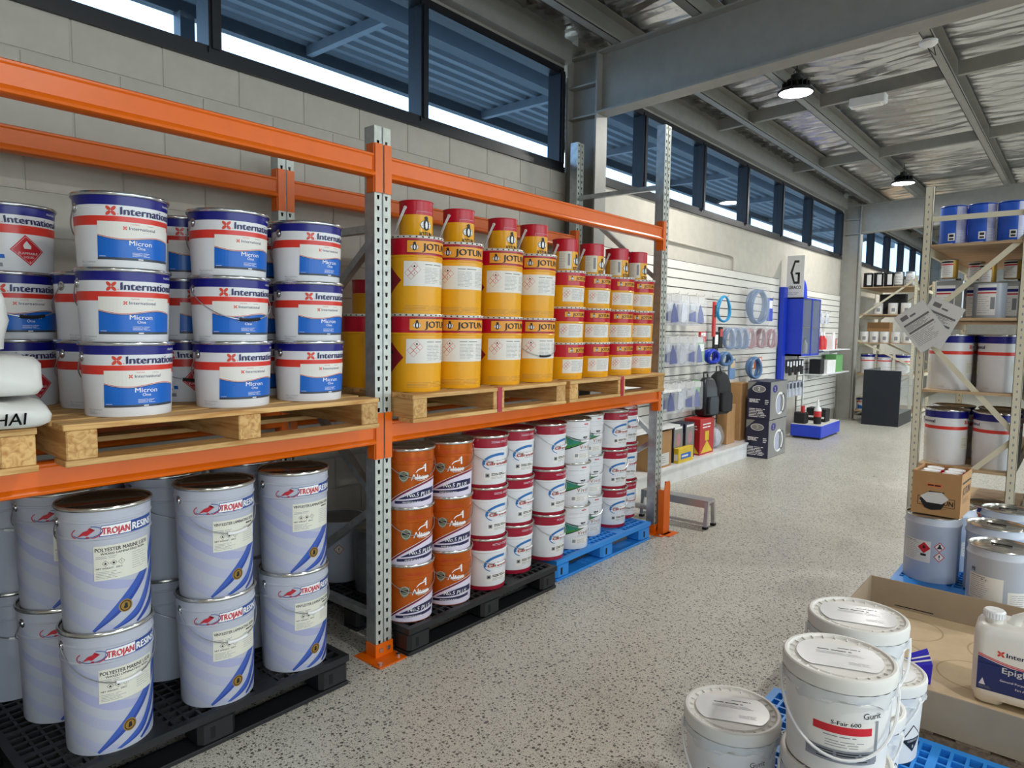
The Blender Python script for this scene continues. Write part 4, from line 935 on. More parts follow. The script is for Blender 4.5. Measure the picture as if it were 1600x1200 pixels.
put(br_, (2.03, .478, PZ), -70, 'white bucket with red label bar, lower one of the foreground stack', g)
put(br_, (2.025, .482, PZ+BP), -70, 'white bucket with red label bar, upper one of the foreground stack', g)
put(br_, (2.375, .512, PZ), -100, 'white bucket, lower one of the stack behind the red-barred foreground stack', g)
put(br_, (2.372, .516, PZ+BP), -72, 'white bucket, upper one of the stack behind the red-barred foreground stack', g)
put(bn_, (2.675, .50, PZ), -112, 'single white bucket next to the cardboard tray corner', g)

# ------------------------------------------------------------------ cardboard tray, jerrycan, blue carton
TX0, TX1, TY0, TY1, TZ = 2.885, 4.085, -.37, .835, .1415
tr = thing('cardboard_tray', 'large shallow brown cardboard tray on the worn wooden pallet', 'tray', (0, 0, TZ))
M().box(TX0, TX1, TY0, TY1, 0, .006, 'kraft_in').build('base', tr)
for x0, x1, y0, y1 in ((TX0-.001, TX0+.006, TY0, TY1), (TX1-.006, TX1+.001, TY0, TY1), (TX0, TX1, TY0-.001, TY0+.006), (TX0, TX1, TY1-.006, TY1+.001)):
    M().box(x0, x1, y0, y1, .0, .155, 'kraft_grey').build('side', tr)
for y in (.62, .20, -.2): M().box(TX1-.0075, TX1-.006, y-.09, y+.09, .020, .024, 'hole_dark').build('slit', tr)
for x, y, r in ((3.84, .60, .15), (3.80, .20, .15), (3.50, .62, .15), (3.48, .28, .15), (3.15, .62, .15), (3.86, -.16, .15)):
    M().lathe([(r, .0063), (r-.004, .0066), (r-.008, .0063)], 'kraft_line', 40, x, y).build('ring_mark', tr)
jc = thing('jerrycan', 'white plastic jerrycan with navy label standing in the cardboard tray', 'jerrycan', (3.325, .135, TZ+.0072), -PI/2+.02)
W_, D_ = .29, .20; m = M(); rings = []
for z, s_, q in ((.030, .93, .035), (.042, .985, .04), (.06, 1, .04), (.285, 1, .04), (.300, .985, .045), (.312, .94, .05), (.322, .86, .05)):
    rings.append([(x, y, z) for x, y in rrect(W_*s_, D_*s_, q)])
loft(m, rings, 'jerry_white'); m.build('body', jc, smooth=50)
for sx in (-1, 1):
    m = M(); loft(m, [[(x+sx*.085, y, z) for x, y in rrect(.10*k, .17*k, .03)] for z, k in ((0, .82), (.008, .95), (.034, 1.05))], 'jerry_white'); m.build('foot', jc, smooth=50)
m = M().lathe([(.030, .318), (.030, .345)], 'jerry_white', 24, -.085, -.02); m.build('neck', jc)
m = M().lathe([(.034, .338), (.037, .341), (.037, .366), (.033, .371), (0, .371)], 'white', 28, -.085, -.02)
for k in range(24):
    a = 2*PI*k/24; m.box(-.085+.0365*math.cos(a)-.002, -.085+.0365*math.cos(a)+.002, -.02+.0365*math.sin(a)-.002, -.02+.0365*math.sin(a)+.002, .343, .364, 'white')
m.build('cap', jc)
m = M(); pts = [(-.02, 0, .318), (-.012, 0, .345), (.012, 0, .362), (.05, 0, .366), (.09, 0, .362), (.112, 0, .345), (.118, 0, .318)]
m.tube(pts, [.022, .020, .017, .016, .017, .020, .022], 'jerry_white', 12); m.build('handle', jc, smooth=60)
M().bevbox(.015, .085, -.03, .03, .322, .326, 'toy_orange', .006).build('tag', jc)
p = Print(None, lift=D_/2+.0006); U = [-.125+.25*i/20 for i in range(21)]
p.poly([(-.125, .065), (.125, .065), (.125, .175), (-.125, .175)], 'label_navy', 0); wv = lambda u: .190-.016*math.sin((u+.125)/.25*PI)+.01*(-(u)/.125)
p.strip([(u, .172) for u in U], [(u, wv(u)) for u in U], 'label_navy', 0); p.strip([(u, wv(u)+.003) for u in U], [(u, wv(u)+.008) for u in U], 'pink', 0); p.strip([(u, wv(u)+.010) for u in U], [(u, wv(u)+.0125) for u in U], 'red', 0)
p.petals(-.052, .224, .014, 'banded_orange', 1); p.text('International', -.034, .2155, .019, 'banded_navy_txt', 1, width=.155, bold=.015)
p.text('Epiglass', .015, .150, .024, 'txt_white', 2, width=.12, align='c', bold=.015); p.text('HT', .045, .132, .0105, 'txt_white', 2, align='c', bold=.01); p.text('General Purpose Epoxy', .015, .115, .0085, 'txt_white', 2, align='c', width=.13); p.text('Part A', .015, .093, .0085, 'txt_white', 2, align='c')
p.poly([(-.118, .085), (-.106, .112), (-.096, .085)], 'antifoul_lav', 1); p.lines(-.118, -.075, .072, .082, 2, 'txt_grey', 2, .0015, 50)
p.build('label_print', jc, smooth=0, fix=False)['kind'] = 'stuff'
bc = thing('blue_carton', 'small torn blue carton with white stripes lying behind the buckets', 'carton', (3.275, .475, TZ+.0072), math.radians(-62))
M().prism([(-.045, 0), (.045, 0), (.05, .085), (-.035, .075)], -.035, .035, 'blue_deep', 'y').build('body', bc)
m = M(); m.add([(-.035, -.035, .075), (.05, -.035, .085), (.03, -.02, .15), (-.03, -.015, .12)], [(0, 1, 2, 3)], 'blue_deep'); m.add([(-.034, -.0365, .085), (.045, -.0365, .105), (.043, -.036, .112), (-.033, -.036, .092)], [(0, 1, 2, 3)], 'txt_white'); m.add([(-.032, -.033, .10), (.038, -.033, .122), (.036, -.032, .128), (-.031, -.032, .106)], [(0, 1, 2, 3)], 'txt_white'); m.build('flap', bc, fix=False)['kind'] = 'stuff'

# ------------------------------------------------------------------ grey steel drums and the carton of tins
def drum_print(k):
    def f(p, R, h):
        p.rect(-.17, .0, .12, .25, 'label_white', 1); p.lines(-.16, -.05, .13, .235, 10, 'txt_grey', 2, .0018, 60); p.rect(-.16, -.08, .238, .242, 'txt_grey', 2)
        if k == 0:
            p.diamond(-.035, .208, .034, 'red', 'red', 2, .001); p.flame(-.035, .212, .014, 'txt_black', 4); p.rect(-.052, -.022, .158, .172, 'txt_black', 2)
            for v in (.222, .162): p.diamond(.045, v, .030, 'red', 'label_white', 1, .004)
            p.text('!', .045, .147, .03, 'txt_black', 4, align='c', bold=.04); p.ell(.045, .232, .006, .007, 'txt_black', 4, 10); p.poly([(.03, .212), (.06, .212), (.052, .226), (.038, .226)], 'txt_black', 4)
        else:
            p.rect(.02, .12, .10, .19, 'label_white', 1); p.text('PE', -.155, .262, .018, 'txt_black', 2, bold=.02); p.ring(-.143, .271, .018, .013, .001, 'txt_black', 2, n=4, rot=PI/4); p.text('+', -.10, .222, .018, 'txt_black', 3); p.text('1', -.075, .222, .014, 'txt_black', 3); p.diamond(.15, .2, .03, 'red', 'red', 1, .001); p.lines(.03, .11, .11, .18, 7, 'txt_grey', 2, .0018, 61)
    return f
def drum(k):
    t = thing('grey_steel_drum', 'x', 'drum'); r, h = .147, .392
    M().lathe([(0, .006), (r-.012, .006), (r-.010, 0), (r-.002, 0), (r, .006), (r, h-.062), (r+.005, h-.054), (r+.006, h-.044), (r, h-.034), (r-.002, h-.006)], 'drum_grey', 48).build('body', t)
    L = M().lathe([(r-.002, h-.006), (r+.003, h-.003), (r+.001, h), (r-.004, h), (r-.008, h-.010), (r-.024, h-.012), (r-.03, h-.008), (0, h-.008)], 'lid_steel', 48).build('lid', t)
    M().bar((-.045, .03, h-.003), (.045, .01, h-.003), .012, .006, 'plastic_black').build('strap', L)
    p = Print(lambda z: r); drum_print(k)(p, None, h); p.build('label_print', t, smooth=0, fix=False)['kind'] = 'stuff'; return t
d0, d1 = drum(0), drum(1); g = 'grey steel drums'
put(d0, (4.80, .655, PZ), -84, 'pale grey steel drum with red flame diamond under the brown carton', g)
put(d1, (4.31, .275, PZ), -80, 'pale grey steel drum with paper label, nearest behind the jerrycan', g)
put(d1, (4.77, .335, PZ), -80, 'pale grey steel drum, second of the row at the right edge', g)
put(d1, (5.255, .31, PZ), -60, 'pale grey steel drum, farthest of the row at the right edge', g)
put(d1, (5.12, .615, PZ), -60, 'pale grey steel drum half hidden behind the brown carton', g)
ct = thing('tin_carton', 'open brown cardboard carton of white-lidded tins on a grey drum', 'carton', (4.895, .635, PZ+.3925), math.radians(-3)); bx, by, bh = .15, .128, .262
M().box(-bx, bx, -by, by, 0, .004, 'kraft').build('base', ct)
for x0, x1, y0, y1 in ((-bx, -bx+.004, -by, by), (bx-.004, bx, -by, by), (-bx+.004, bx-.004, -by, -by+.004), (-bx+.004, bx-.004, by-.004, by)): M().box(x0, x1, y0, y1, 0.004, bh, 'kraft').build('side', ct)
p = Print(None, lift=bx+.0006)
p.rect(-.095, .10, .055, .110, 'txt_black', 0); p.rect(-.092, .097, .058, .107, 'kraft', 1); p.text('JOTUN', -.02, .067, .030, 'txt_black', 2, width=.112, bold=.03); penguin(p, -.07, .082, .034, 2)
p.poly([(-.055, .04), (-.02, .03), (.03, .04), (.05, .075), (.03, .12), (.045, .145), (-.035, .145), (-.06, .12), (-.085, .09)], 'txt_black', 9); p.poly([(-.082, .108), (-.040, .138), (.032, .142), (.068, .108), (.035, .074), (-.045, .074)], 'paper', 10)
p.rect(-.05, .03, .172, .190, 'toy_orange', 2); p.lines(-.045, .025, .175, .187, 1, 'txt_black', 3, .009, 72); p.lines(-.04, .1, .042, .05, 1, 'txt_black', 2, .002, 70)
p.v = [(v[1], -v[0], v[2]) for v in p.v]; p.build('front_print', ct, smooth=0, fix=False)['kind'] = 'stuff'
p = Print(None, lift=by+.0006); p.text('JOTUN', -.11, .13, .05, 'txt_black', 0, width=.22, bold=.03); p.rect(-.12, .13, .20, .212, 'txt_black', 0); p.lines(-.1, .1, .08, .11, 3, 'txt_black', 0, .003, 71); p.build('side_print', ct, smooth=0, fix=False)['kind'] = 'stuff'
tw = thing('white_lidded_tin', 'x', 'tin'); M().lathe([(0, .002), (.042, .002), (.044, 0), (.045, .004), (.045, .238)], 'yellowcan_red', 28).build('body', tw); M().lathe([(.045, .236), (.047, .240), (.047, .246), (.044, .248), (.042, .244), (0, .244)], 'white', 28).build('lid', tw)
for i in range(3):
    for j in range(2): put(tw, (4.895+.0948*(i-1)+.0523*(.057-.114*j), .635+.057-.114*j-.0523*.0948*(i-1), PZ+.3925+.0045), 0, 'white-lidded tin in the brown carton, %s row, %s' % (('front', 'middle', 'back')[i], ('left', 'right')[j]), 'tins in the carton')

# ------------------------------------------------------------------ cream longspan shelving on the right
def tin_c(r, h, bands, lidm='tin_steel', n=24):
    m = M().lathe([(0, .002), (r-.003, .002), (r-.002, 0), (r, .003)]+[(r, z, q) for z, q in bands], bands[0][1], n)
    l = M().lathe([(r, h-.006), (r+.002, h-.003), (r, h), (r-.006, h), (r-.009, h-.005), (0, h-.005)], lidm, n)
    return m, l
def mk_tin(name, label, cat, r, h, bands, lidm='tin_steel', prnt=None, box=False):
    t = thing(name, label, cat)
    if box:
        d = r; m = M().bevbox(-r, r, -d, d, 0, h-.006, bands[0][1], .008); m.build('body', t); M().bevbox(-r-.001, r+.001, -d-.001, d+.001, h-.012, h, lidm, .008).build('lid', t); M().lathe([(.016, h), (.016, h+.016), (0, h+.016)], 'plastic_black', 14, r*.45, 0).build('cap', t)
    else:
        m, l = tin_c(r, h, bands, lidm); m.build('body', t); l.build('lid', t)
    if prnt:
        p = Print(None if box else (lambda z: r), lift=(r+.0006) if box else .0005); prnt(p); p.build('label_print', t, smooth=0, fix=False)['kind'] = 'stuff'
    return t
def cream_post(m, x, y, h, w=.05):
    m.box(x-w/2, x+w/2, y-w/2, y-w/2+.003, 0, h, 'cream_steel').box(x-w/2, x-w/2+.003, y-w/2, y+w/2, 0, h, 'cream_steel').box(x-w/2, x+w/2, y+w/2-.003, y+w/2, 0, h, 'cream_steel').box(x+w/2-.015, x+w/2, y-w/2, y+w/2, 0, h, 'cream_steel')
    z = .1
    while z < h-.05:
        m.box(x-w/2-.0006, x-w/2, y-.004, y+.004, z, z+.016, 'txt_grey'); z += .05
def cream_rack(label, x0, x1, ya, yb, h, levels, braces, thick=.03):
    t = thing('longspan_shelving', label, 'shelving')
    for x in (x0, x1):
        for y in (ya, yb):
            m = M(); cream_post(m, x, y, h); m.build('post', t)
        for (a, za), (b, zb) in braces: M().bar((x+.004, a, za), (x+.004, b, zb), .014, .034, 'cream_steel', up=(1, 0, 0) if False else (0, 0, 1)).build('brace', t)
    lo, hi = min(ya, yb), max(ya, yb)
    for z in levels:
        M().box(x0-.02, x1+.02, lo+.022, hi-.022, z-.018, z, 'shelf_board').build('shelf', t)
        for y in (lo+.012, hi-.012): M().box(x0+.03, x1-.03, y-.01, y+.01, z-.07, z-.0185, 'cream_steel').build('shelf_beam', t)
    return t
A_, B_ = .89, .33; RX = 5.5
cream_rack('tall cream steel shelving at the right edge, loaded with pails and tins', RX, 7.6, A_, B_, 2.63, (2.235, 1.735, 1.24, .715, .2), [((A_, 2.41), (B_, 2.41)), ((A_, 1.72), (B_, 2.27)), ((A_, 1.62), (B_, .98)), ((A_, .33), (B_, .94))])
t = thing('pegboard_panel', 'grey perforated panel at the back of the cream shelving', 'panel'); M().box(5.6, 7.6, .20, .215, 0, 2.3, 'peg_grey').build('board', t)
bt = mk_tin('blue_tin', 'x', 'tin', .079, .27, [(.26, 'blue_tin')], 'blue_tin', lambda p: (p.rect(-.01, .03, .03, .08, 'txt_white', 1), p.rect(-.003, .023, .055, .072, 'txt_black', 2), p.rect(-.003, .023, .036, .047, 'txt_black', 2), p.rect(.035, .12, .012, .262, 'resin_lav', 1), p.rect(-.12, -.10, .01, .17, 'txt_white', 1), p.lines(.04, .115, .02, .10, 8, 'txt_white', 2, .002, 80), p.rect(-.09, .02, .006, .014, 'txt_white', 1)))
for x, y, a, l in ((5.66, .765, -95, 'left'), (5.66, .60, -88, 'middle'), (5.67, .436, -84, 'right'), (5.86, .68, -84, 'rear')):
    put(bt, (x, y, 2.2355), a, 'glossy blue tin on the top cream shelf, %s one' % l, 'blue tins')
def wl_print(p):
    p.rect(-.075, .035, .02, .225, 'txt_white', 1); p.rect(-.075, .035, .185, .205, 'navy', 2); p.rect(-.075, .035, .165, .175, 'red', 2); p.lines(-.07, .0, .03, .15, 8, 'txt_grey', 2, .002, 82); p.rect(.005, .03, .06, .14, 'txt_grey', 2)
st = mk_tin('solvent_tin', 'x', 'tin', .085, .26, [(.25, 'tin_steel')], 'tin_steel', wl_print, box=True)
sb = mk_tin('solvent_tin', 'x', 'tin', .095, .24, [(.235, 'drum_grey')], 'tin_steel', wl_print)
sm = mk_tin('small_tin', 'x', 'tin', .05, .13, [(.125, 'gold')], 'tin_steel', lambda p: (p.rect(-.075, .03, .005, .122, 'txt_white', 1), p.rect(-.075, .03, .105, .118, 'txt_black', 2), p.rect(-.075, .03, .09, .1, 'red', 2), p.lines(-.07, .025, .02, .085, 5, 'txt_grey', 2, .002, 83)))
z = 1.7355; g = 'tins on the second cream shelf'
for pr, x, y, zz, a, l in ((st, 5.68, .755, z, -90, 'silver square tin with banded label beside the left cream post'), (sb, 5.69, .53, z, -85, 'pale round tin with banded label in the middle of the second shelf'), (st, 5.92, .42, z, -90, 'silver square tin with banded label towards the right end of the second shelf'), (st, 5.95, .64, z, -90, 'silver square tin standing behind the pale round tin'), (sm, 5.67, .77, z+.2605, -95, 'small gold tin on the silver square tin by the left post'), (sm, 5.70, .55, z+.2405, -95, 'small gold tin on the pale round tin'), (sm, 5.93, .64, z+.2605, -90, 'small gold tin on the rear silver tin'), (sm, 5.91, .43, z+.2605, -90, 'small gold tin on the right silver tin')):
    if 'silver' in l and pr is sm: zz += .017
    put(pr, (x, y, zz), a, l, g)
def big_intl(p, R, h):
    for o in (-.21, .21): p.petals(o-.07, .298, .017, 'banded_orange', 2); p.text('International', o-.046, .288, .024, 'banded_navy_txt', 2, width=.19, bold=.02)
    p.rect(-.215, -.12, .11, .20, 'cream', 1); p.lines(-.21, -.16, .12, .19, 7, 'txt_grey', 2, .002, 84); p.text('Pty Limited', -.06, .02, .006, 'txt_grey', 2)
    p.rect(.10, .20, .11, .20, 'cream', 1); p.lines(.11, .19, .12, .19, 7, 'txt_grey', 2, .002, 85)
bi = pail('large_paint_pail', 'x', 'paint pail', .128, .133, .385, [(.245, 'body_white'), (.268, 'banded_red'), (.325, 'body_white'), (.39, 'navy')], 'lid_steel', 'chrome', (), .13, 1, 'plastic_black', .075, prnt=big_intl)
g = 'large white banded pails on the cream shelving'
for zz, l in ((1.2405, 'third shelf from the top'), (.7155, 'fourth shelf from the top')):
    put(bi, (5.69, .735, zz), -84, 'large white pail with navy and red bands, left on the %s' % l, g); put(bi, (5.69, .445, zz), -100, 'large white pail with navy and red bands, right on the %s' % l, g)
    put(bi, (6.02, .735, zz), -80, 'large white banded pail in the second row, left, %s' % l, g); put(bi, (6.02, .445, zz), -80, 'large white banded pail in the second row, right, %s' % l, g)
put(banded_b, (5.71, .44, .2005), -80, 'white pail with navy band on the lowest cream shelf, right', g); put(banded_b, (5.71, .765, .2005), -80, 'white pail with navy band on the lowest cream shelf, left', g)
# printed sheets in a plastic sleeve hung on the left post
def sheet(cy, cz, ang, x, label):
    t = thing('paper_sheet', label, 'paper', (x, cy, cz)); p = Print(None, lift=0)
    p.rect(-.105, .105, -.1485, .1485, 'paper', 0); p.lift = .0006
    for v, a, b, k in ((.11, -.08, -.03, .03), (.10, -.02, .02, .012), (.06, -.09, .09, .014), (.0, -.09, .085, .014)): p.rect(a, b, v-k/2, v+k/2, 'paper_ink', 0)
    p.lines(-.09, .09, .012, .05, 5, 'paper_ink', 0, .003, 90); p.lines(-.09, .09, -.11, -.015, 9, 'paper_ink', 0, .0024, 91)
    p.v = [(v[1], -v[0]*math.cos(ang)+v[2]*math.sin(ang), v[0]*math.sin(ang)+v[2]*math.cos(ang)) for v in p.v]
    p.build('print', t, smooth=0, fix=False)['kind'] = 'stuff'
    bk = M().box(.0005, .002, -.108, .108, -.152, .152, 'film'); bk.v = [(v[0], v[1]*math.cos(ang)+v[2]*math.sin(ang), -v[1]*math.sin(ang)+v[2]*math.cos(ang)) for v in bk.v]; bk.build('sleeve', t)
sheet(.885, 1.675, .64, 5.455, 'printed sheet in a clear sleeve tied to the cream post, front'); sheet(.80, 1.70, -.45, 5.466, 'second sleeve sheet tilted the other way behind the front sheet')

# ------------------------------------------------------------------ step stool beside the rack
ss = thing('step_trestle', 'low aluminium step trestle with black feet beyond the orange guard', 'step', (5.32, 2.30, 0))
M().box(-.065, .065, 0, .62, .205, .232, 'alu').box(-.065, -.058, 0, .62, .17, .205, 'alu').box(.058, .065, 0, .62, .17, .205, 'alu').build('platform', ss)
for y in (.012, .60):
    for sx in (-1, 1):
        l = M().bar((sx*.055, y, .21), (sx*.078, y, .018), .03, .028, 'alu').build('leg', ss); M().box(sx*.078-.02, sx*.078+.02, y-.018, y+.018, 0, .02, 'rubber').build('foot', l)
M().box(-.083, -.068, .012, .60, .03, .05, 'alu').build('rail', ss)

# ------------------------------------------------------------------ slatted display wall
def slatwall(x0, x1, z0, z1, label):
    t = thing('slat_panel', label, 'display panel')
    M().box(x0, x1, 3.588, 3.5985, z0, z1, 'slat_groove').build('backing', t)
    me = M().box(0, x1-x0, 3.574, 3.588, 0, .088, 'slat').mesh('slat', 0); z = z0
    while z < z1-.05: ob('slat', me, t, (x0, 0, z+.003)); z += .1
    return t
slatwall(5.45, 10.42, .22, 2.42, 'long white slatted display wall behind the hanging goods')
slatwall(11.5, 13.7, .22, 2.32, 'far white slatted display wall beyond the blue cabinet')
pl = thing('display_plinth', 'low white plinth along the foot of the slatted wall', 'plinth'); M().box(5.5, 8.68, 3.30, 3.57, 0, .17, 'white').box(8.68, 9.62, 3.38, 3.57, 0, .17, 'white').build('body', pl); M().box(5.48, 8.69, 3.285, 3.573, .17, .195, 'white_gloss').box(8.69, 9.64, 3.365, 3.573, .17, .195, 'white_gloss').build('top', pl)
for x0, x1, z, lab in ((5.6, 6.75, .98, 'upper white shelf on the slatted wall beside the rack'), (5.6, 6.75, .60, 'lower white shelf on the slatted wall beside the rack')):
    s = thing('wall_shelf', lab, 'shelf'); M().box(x0, x1, 3.30, 3.572, z, z+.022, 'white_gloss').build('board', s)
    for x in (x0+.1, x1-.1): M().prism([(3.33, z-.02), (3.572, z-.10), (3.572, z), (3.33, z)], x-.004, x+.004, 'white').build('bracket', s)
def hook(x, z, L=.27): 
    return M().tube([(x, 3.573, z+.02), (x, 3.573, z), (x, 3.573-L, z-.004), (x, 3.573-L-.006, z+.015)], .003, 'chrome', 5)
def bag(kind):
    t = thing('product_bag', 'x', 'bagged product'); w_, h_ = .165, .32
    f = pillow(w_, h_, .030, kind+11, 'clear_film', 10, 4); f.v = [(v[0], v[2]-.015, v[1]-h_/2-.01) for v in f.v]; f.build('film', t, fix=False)
    M().box(-.045, .045, -.004, .004, -.075, -.012, 'paper').build('card', t)
    if kind == 0: M().prism([(-.04, -.30), (.045, -.29), (.03, -.19), (-.01, -.10), (-.035, -.20)], -.008, .008, 'bag_blue', 'y').build('insert', t)
    elif kind == 1: M().prism([(-.045, -.29), (.0, -.30), (.045, -.26), (.04, -.13), (-.03, -.10)], -.008, .008, 'bag_pale', 'y').build('insert', t)
    else: M().prism([(-.045, -.28), (.045, -.29), (.04, -.17), (-.04, -.20)], -.008, .008, 'bag_blue', 'y').prism([(-.03, -.16), (.04, -.16), (.03, -.10), (-.03, -.10)], -.006, .006, 'bag_pale', 'y').build('insert', t)
    return t
bags = [bag(k) for k in range(3)]; rows = ((6.62, 2.02, 'top', 8), (6.62, 1.58, 'middle', 8), (6.60, 1.08, 'bottom', 8))
for x0, z, rn, n in rows:
    for i in range(n//2):
        x = x0+i*.21
        tag(hook(x, z).build('display_hook'), 'chrome hook number %s from the rack in the %s row of bagged goods' % (('one', 'two', 'three', 'four')[i], rn), 'hook', 'display hooks')
        for j in range(3):
            put(bags[(i+j*2+len(rn)) % 3], (x+(-.012, .0, .012)[j], 3.335+.075*j, z-.008), (-22, -12, -17)[j]+random.uniform(-6, 6), 'bagged blue and clear item, %s row, hook %s, %s' % (rn, ('one', 'two', 'three', 'four')[i], ('front', 'middle', 'back')[j]), 'bagged goods on the slatted wall')
def coil(name, label, x, z, R1, R2, turns, mt, tube=.012, y=3.42, film=False, rz=-.35, tilt=0):
    t = thing(name, label, 'hose', (x, y, z), rz, 'coiled hoses on the slatted wall')
    for k in range(turns):
        q = (k-(turns-1)/2)*tube*1.7
        M().tube([((R1+.006*(k % 2))*math.cos(a), q+.012*math.sin(2*a+k), -R2+(R2+.004*(k % 2))*math.sin(a)) for a in [2*PI*i/26 for i in range(26)]], tube, mt, 7, True).build('turn', t)
    if film:
        f = pillow(R1*2.5, R2*2.5, tube*turns*2.4+.02, turns, 'clear_film', 10, 4); f.v = [(v[0], v[2]-(tube*turns*1.2+.01), v[1]-R2) for v in f.v]; f.build('film', t, fix=False)
    tag(hook(x, z+.004, 3.573-y+.05).build('display_hook'), 'chrome hook carrying the %s' % label[:60].split(',')[0], 'hook', 'display hooks')
coil('hose_coil', 'bright cyan hose ring hanging bare high on the slatted wall', 8.07, 2.05, .10, .15, 2, 'hose_cyan')
coil('hose_coil', 'large pale blue coil in a clear bag beside the blue cabinet', 9.12, 2.17, .15, .21, 4, 'hose_blue', .016, 3.40, True)
for i, (x, mt, nm) in enumerate(((8.25, 'hose_blue', 'first pale blue bagged coil'), (8.48, 'hose_blue', 'second pale blue bagged coil'), (8.70, 'hose_blue', 'third pale blue bagged coil'), (8.95, 'bag_pink', 'first pink bagged coil'), (9.35, 'bag_pink', 'second pink bagged coil'), (9.75, 'bag_pink', 'third pink bagged coil'))):
    coil('hose_coil', '%s in the row beside the blue cabinet' % nm, x, 1.66, .075, .122, 3, mt, .013, 3.42, True)
coil('hose_coil', 'thick blue hose coil low on the wall above the dark boxes', 9.06, 1.28, .10, .13, 3, 'hose_blue', .018, 3.39)
coil('hose_coil', 'left dark blue coiled strap above the black backpacks', 7.72, 1.40, .085, .07, 3, 'display_blue', .018, 3.40); coil('hose_coil', 'right dark blue coiled strap above the black backpacks', 8.11, 1.36, .085, .07, 3, 'hose_blue', .018, 3.40)
def card_item(name, label, cat, x, z, w_, h_, mt, mt2, y=3.45, d=.03, rz=-.2):
    t = thing(name, label, cat, (x, y, z), rz); M().bevbox(-w_/2, w_/2, -d/2, d/2, -h_, 0, mt, .006).build('pack', t); M().box(-w_*.35, w_*.35, -d/2-.002, -d/2, -h_*.45, -h_*.1, mt2).build('card', t)
    tag(hook(x, z+.002, 3.573-y+.04).build('display_hook'), 'hook holding the %s' % label[:70].split(',')[0], 'hook', 'display hooks')
card_item('tool_pack', 'long red handled tool hanging left of the cyan hose', 'tool', 7.86, 1.98, .05, .42, 'tool_red', 'txt_black'); card_item('tool_pack', 'black carded tool under the red handled tool', 'tool', 7.92, 1.62, .09, .34, 'pack_black', 'txt_white'); card_item('tool_pack', 'slim dark carded tool beside the cyan hose', 'tool', 8.06, 1.68, .07, .26, 'pack_black', 'tool_red')
card_item('glove_pack', 'red topped glove pack in the middle of the slatted wall', 'gloves', 7.55, 1.62, .12, .12, 'tool_red', 'txt_white'); card_item('glove_pack', 'green packed gloves hanging beneath the red pack', 'gloves', 7.53, 1.50, .13, .24, 'green', 'txt_white', 3.46); card_item('glove_pack', 'green pack low on the wall left of the backpacks', 'gloves', 7.42, 1.06, .13, .14, 'green', 'txt_white')
card_item('glove_pack', 'orange pack above the tall brown carton', 'gloves', 9.35, 1.28, .16, .16, 'toy_orange', 'txt_white'); card_item('mask_pack', 'white masks pack hanging right of the thick blue coil', 'mask', 9.25, 1.12, .18, .16, 'white', 'paper'); card_item('tool_pack', 'colourful carded tool with cream front between the coils', 'tool', 8.45, 1.28, .13, .26, 'hose_blue', 'kraft_in'); card_item('tool_pack', 'blue carded spray tips beside the large bagged coil', 'tool', 9.72, 2.1, .12, .32, 'display_blue', 'txt_white')
def backpack(x, label, mt, s=1.0):
    t = thing('backpack', label, 'backpack', (x, 3.42, .62), -.3, 'black backpacks'); m = M(); rings = []
    for z, k, f in ((0, .75, .6), (.03, .95, .9), (.18, 1, 1), (.36, .92, .85), (.46, .70, .55), (.50, .4, .3)): rings.append([(a*s, b*s, z*s) for a, b in rrect(.28*k, .20*f, .05*f)])
    loft(m, rings, mt); m.build('body', t, smooth=60)
    m = M(); loft(m, [[(a*s, (b-.10)*s, z*s) for a, b in rrect(.20*k, .07, .025)] for z, k in ((.04, .9), (.08, 1), (.22, 1), (.26, .85))], mt); m.build('pocket', t, smooth=60)
    M().tube([(-.04*s, .02, .48*s), (-.03*s, .03, .57*s), (.03*s, .03, .57*s), (.04*s, .02, .48*s)], .008, mt, 6).build('loop', t)
    tag(hook(x, .62+.555*s, .2).build('display_hook'), 'hook holding the %s' % label, 'hook', 'display hooks')
backpack(7.66, 'dark grey backpack, left of the pair on the slatted wall', 'counter_black', .92); backpack(8.02, 'black backpack, right of the pair on the slatted wall', 'pack_black', 1.02)
def carton(name, label, x0, x1, y0, y1, z0, h, mt, prn=None, open_=False, face='x', rz=0):
    cx, cy = (x0+x1)/2, (y0+y1)/2; t = thing(name, label, 'box', (cx, cy, z0), rz); a, b = (x1-x0)/2, (y1-y0)/2
    if open_:
        M().box(-a, a, -b, b, 0, .004, mt).build('base', t)
        for q in ((-a, -a+.005, -b, b), (a-.005, a, -b, b), (-a+.005, a-.005, -b, -b+.005), (-a+.005, a-.005, b-.005, b)): M().box(*q, .004, h, mt).build('side', t)
    else: M().bevbox(-a, a, -b, b, 0, h, mt, .004).build('body', t)
    if prn:
        for fc, fn in prn.items():
            p = Print(None, lift=(a if fc == 'x' else b)+.0008); fn(p)
            if fc == 'x': p.v = [(v[1], -v[0], v[2]) for v in p.v]
            p.build('print', t, smooth=0, fix=False)['kind'] = 'stuff'
    return t
Z0 = .1955
carton('brown_carton', 'open brown carton on the plinth beside the far rack post', 6.10, 6.60, 3.32, 3.54, Z0, .38, 'kraft', {'y': lambda p: (p.rect(-.2, .2, .02, .15, 'paper', 0), p.lines(-.18, .18, .04, .13, 4, 'txt_grey', 1, .006, 95))}, True)
def photo_print(p): p.rect(-.10, .10, .04, .36, 'box_grey', 0); p.ell(0, .24, .055, .075, 'bag_pink', 1); p.rect(-.06, .06, .08, .15, 'tool_red', 2); p.rect(-.09, .09, .36, .385, 'txt_white', 1)
carton('photo_box', 'dark photo-printed box, left of two on the plinth', 6.72, 6.95, 3.36, 3.54, Z0, .40, 'box_navy', {'y': photo_print, 'x': lambda p: (p.rect(-.07, .07, .05, .3, 'bag_pink', 0),)})
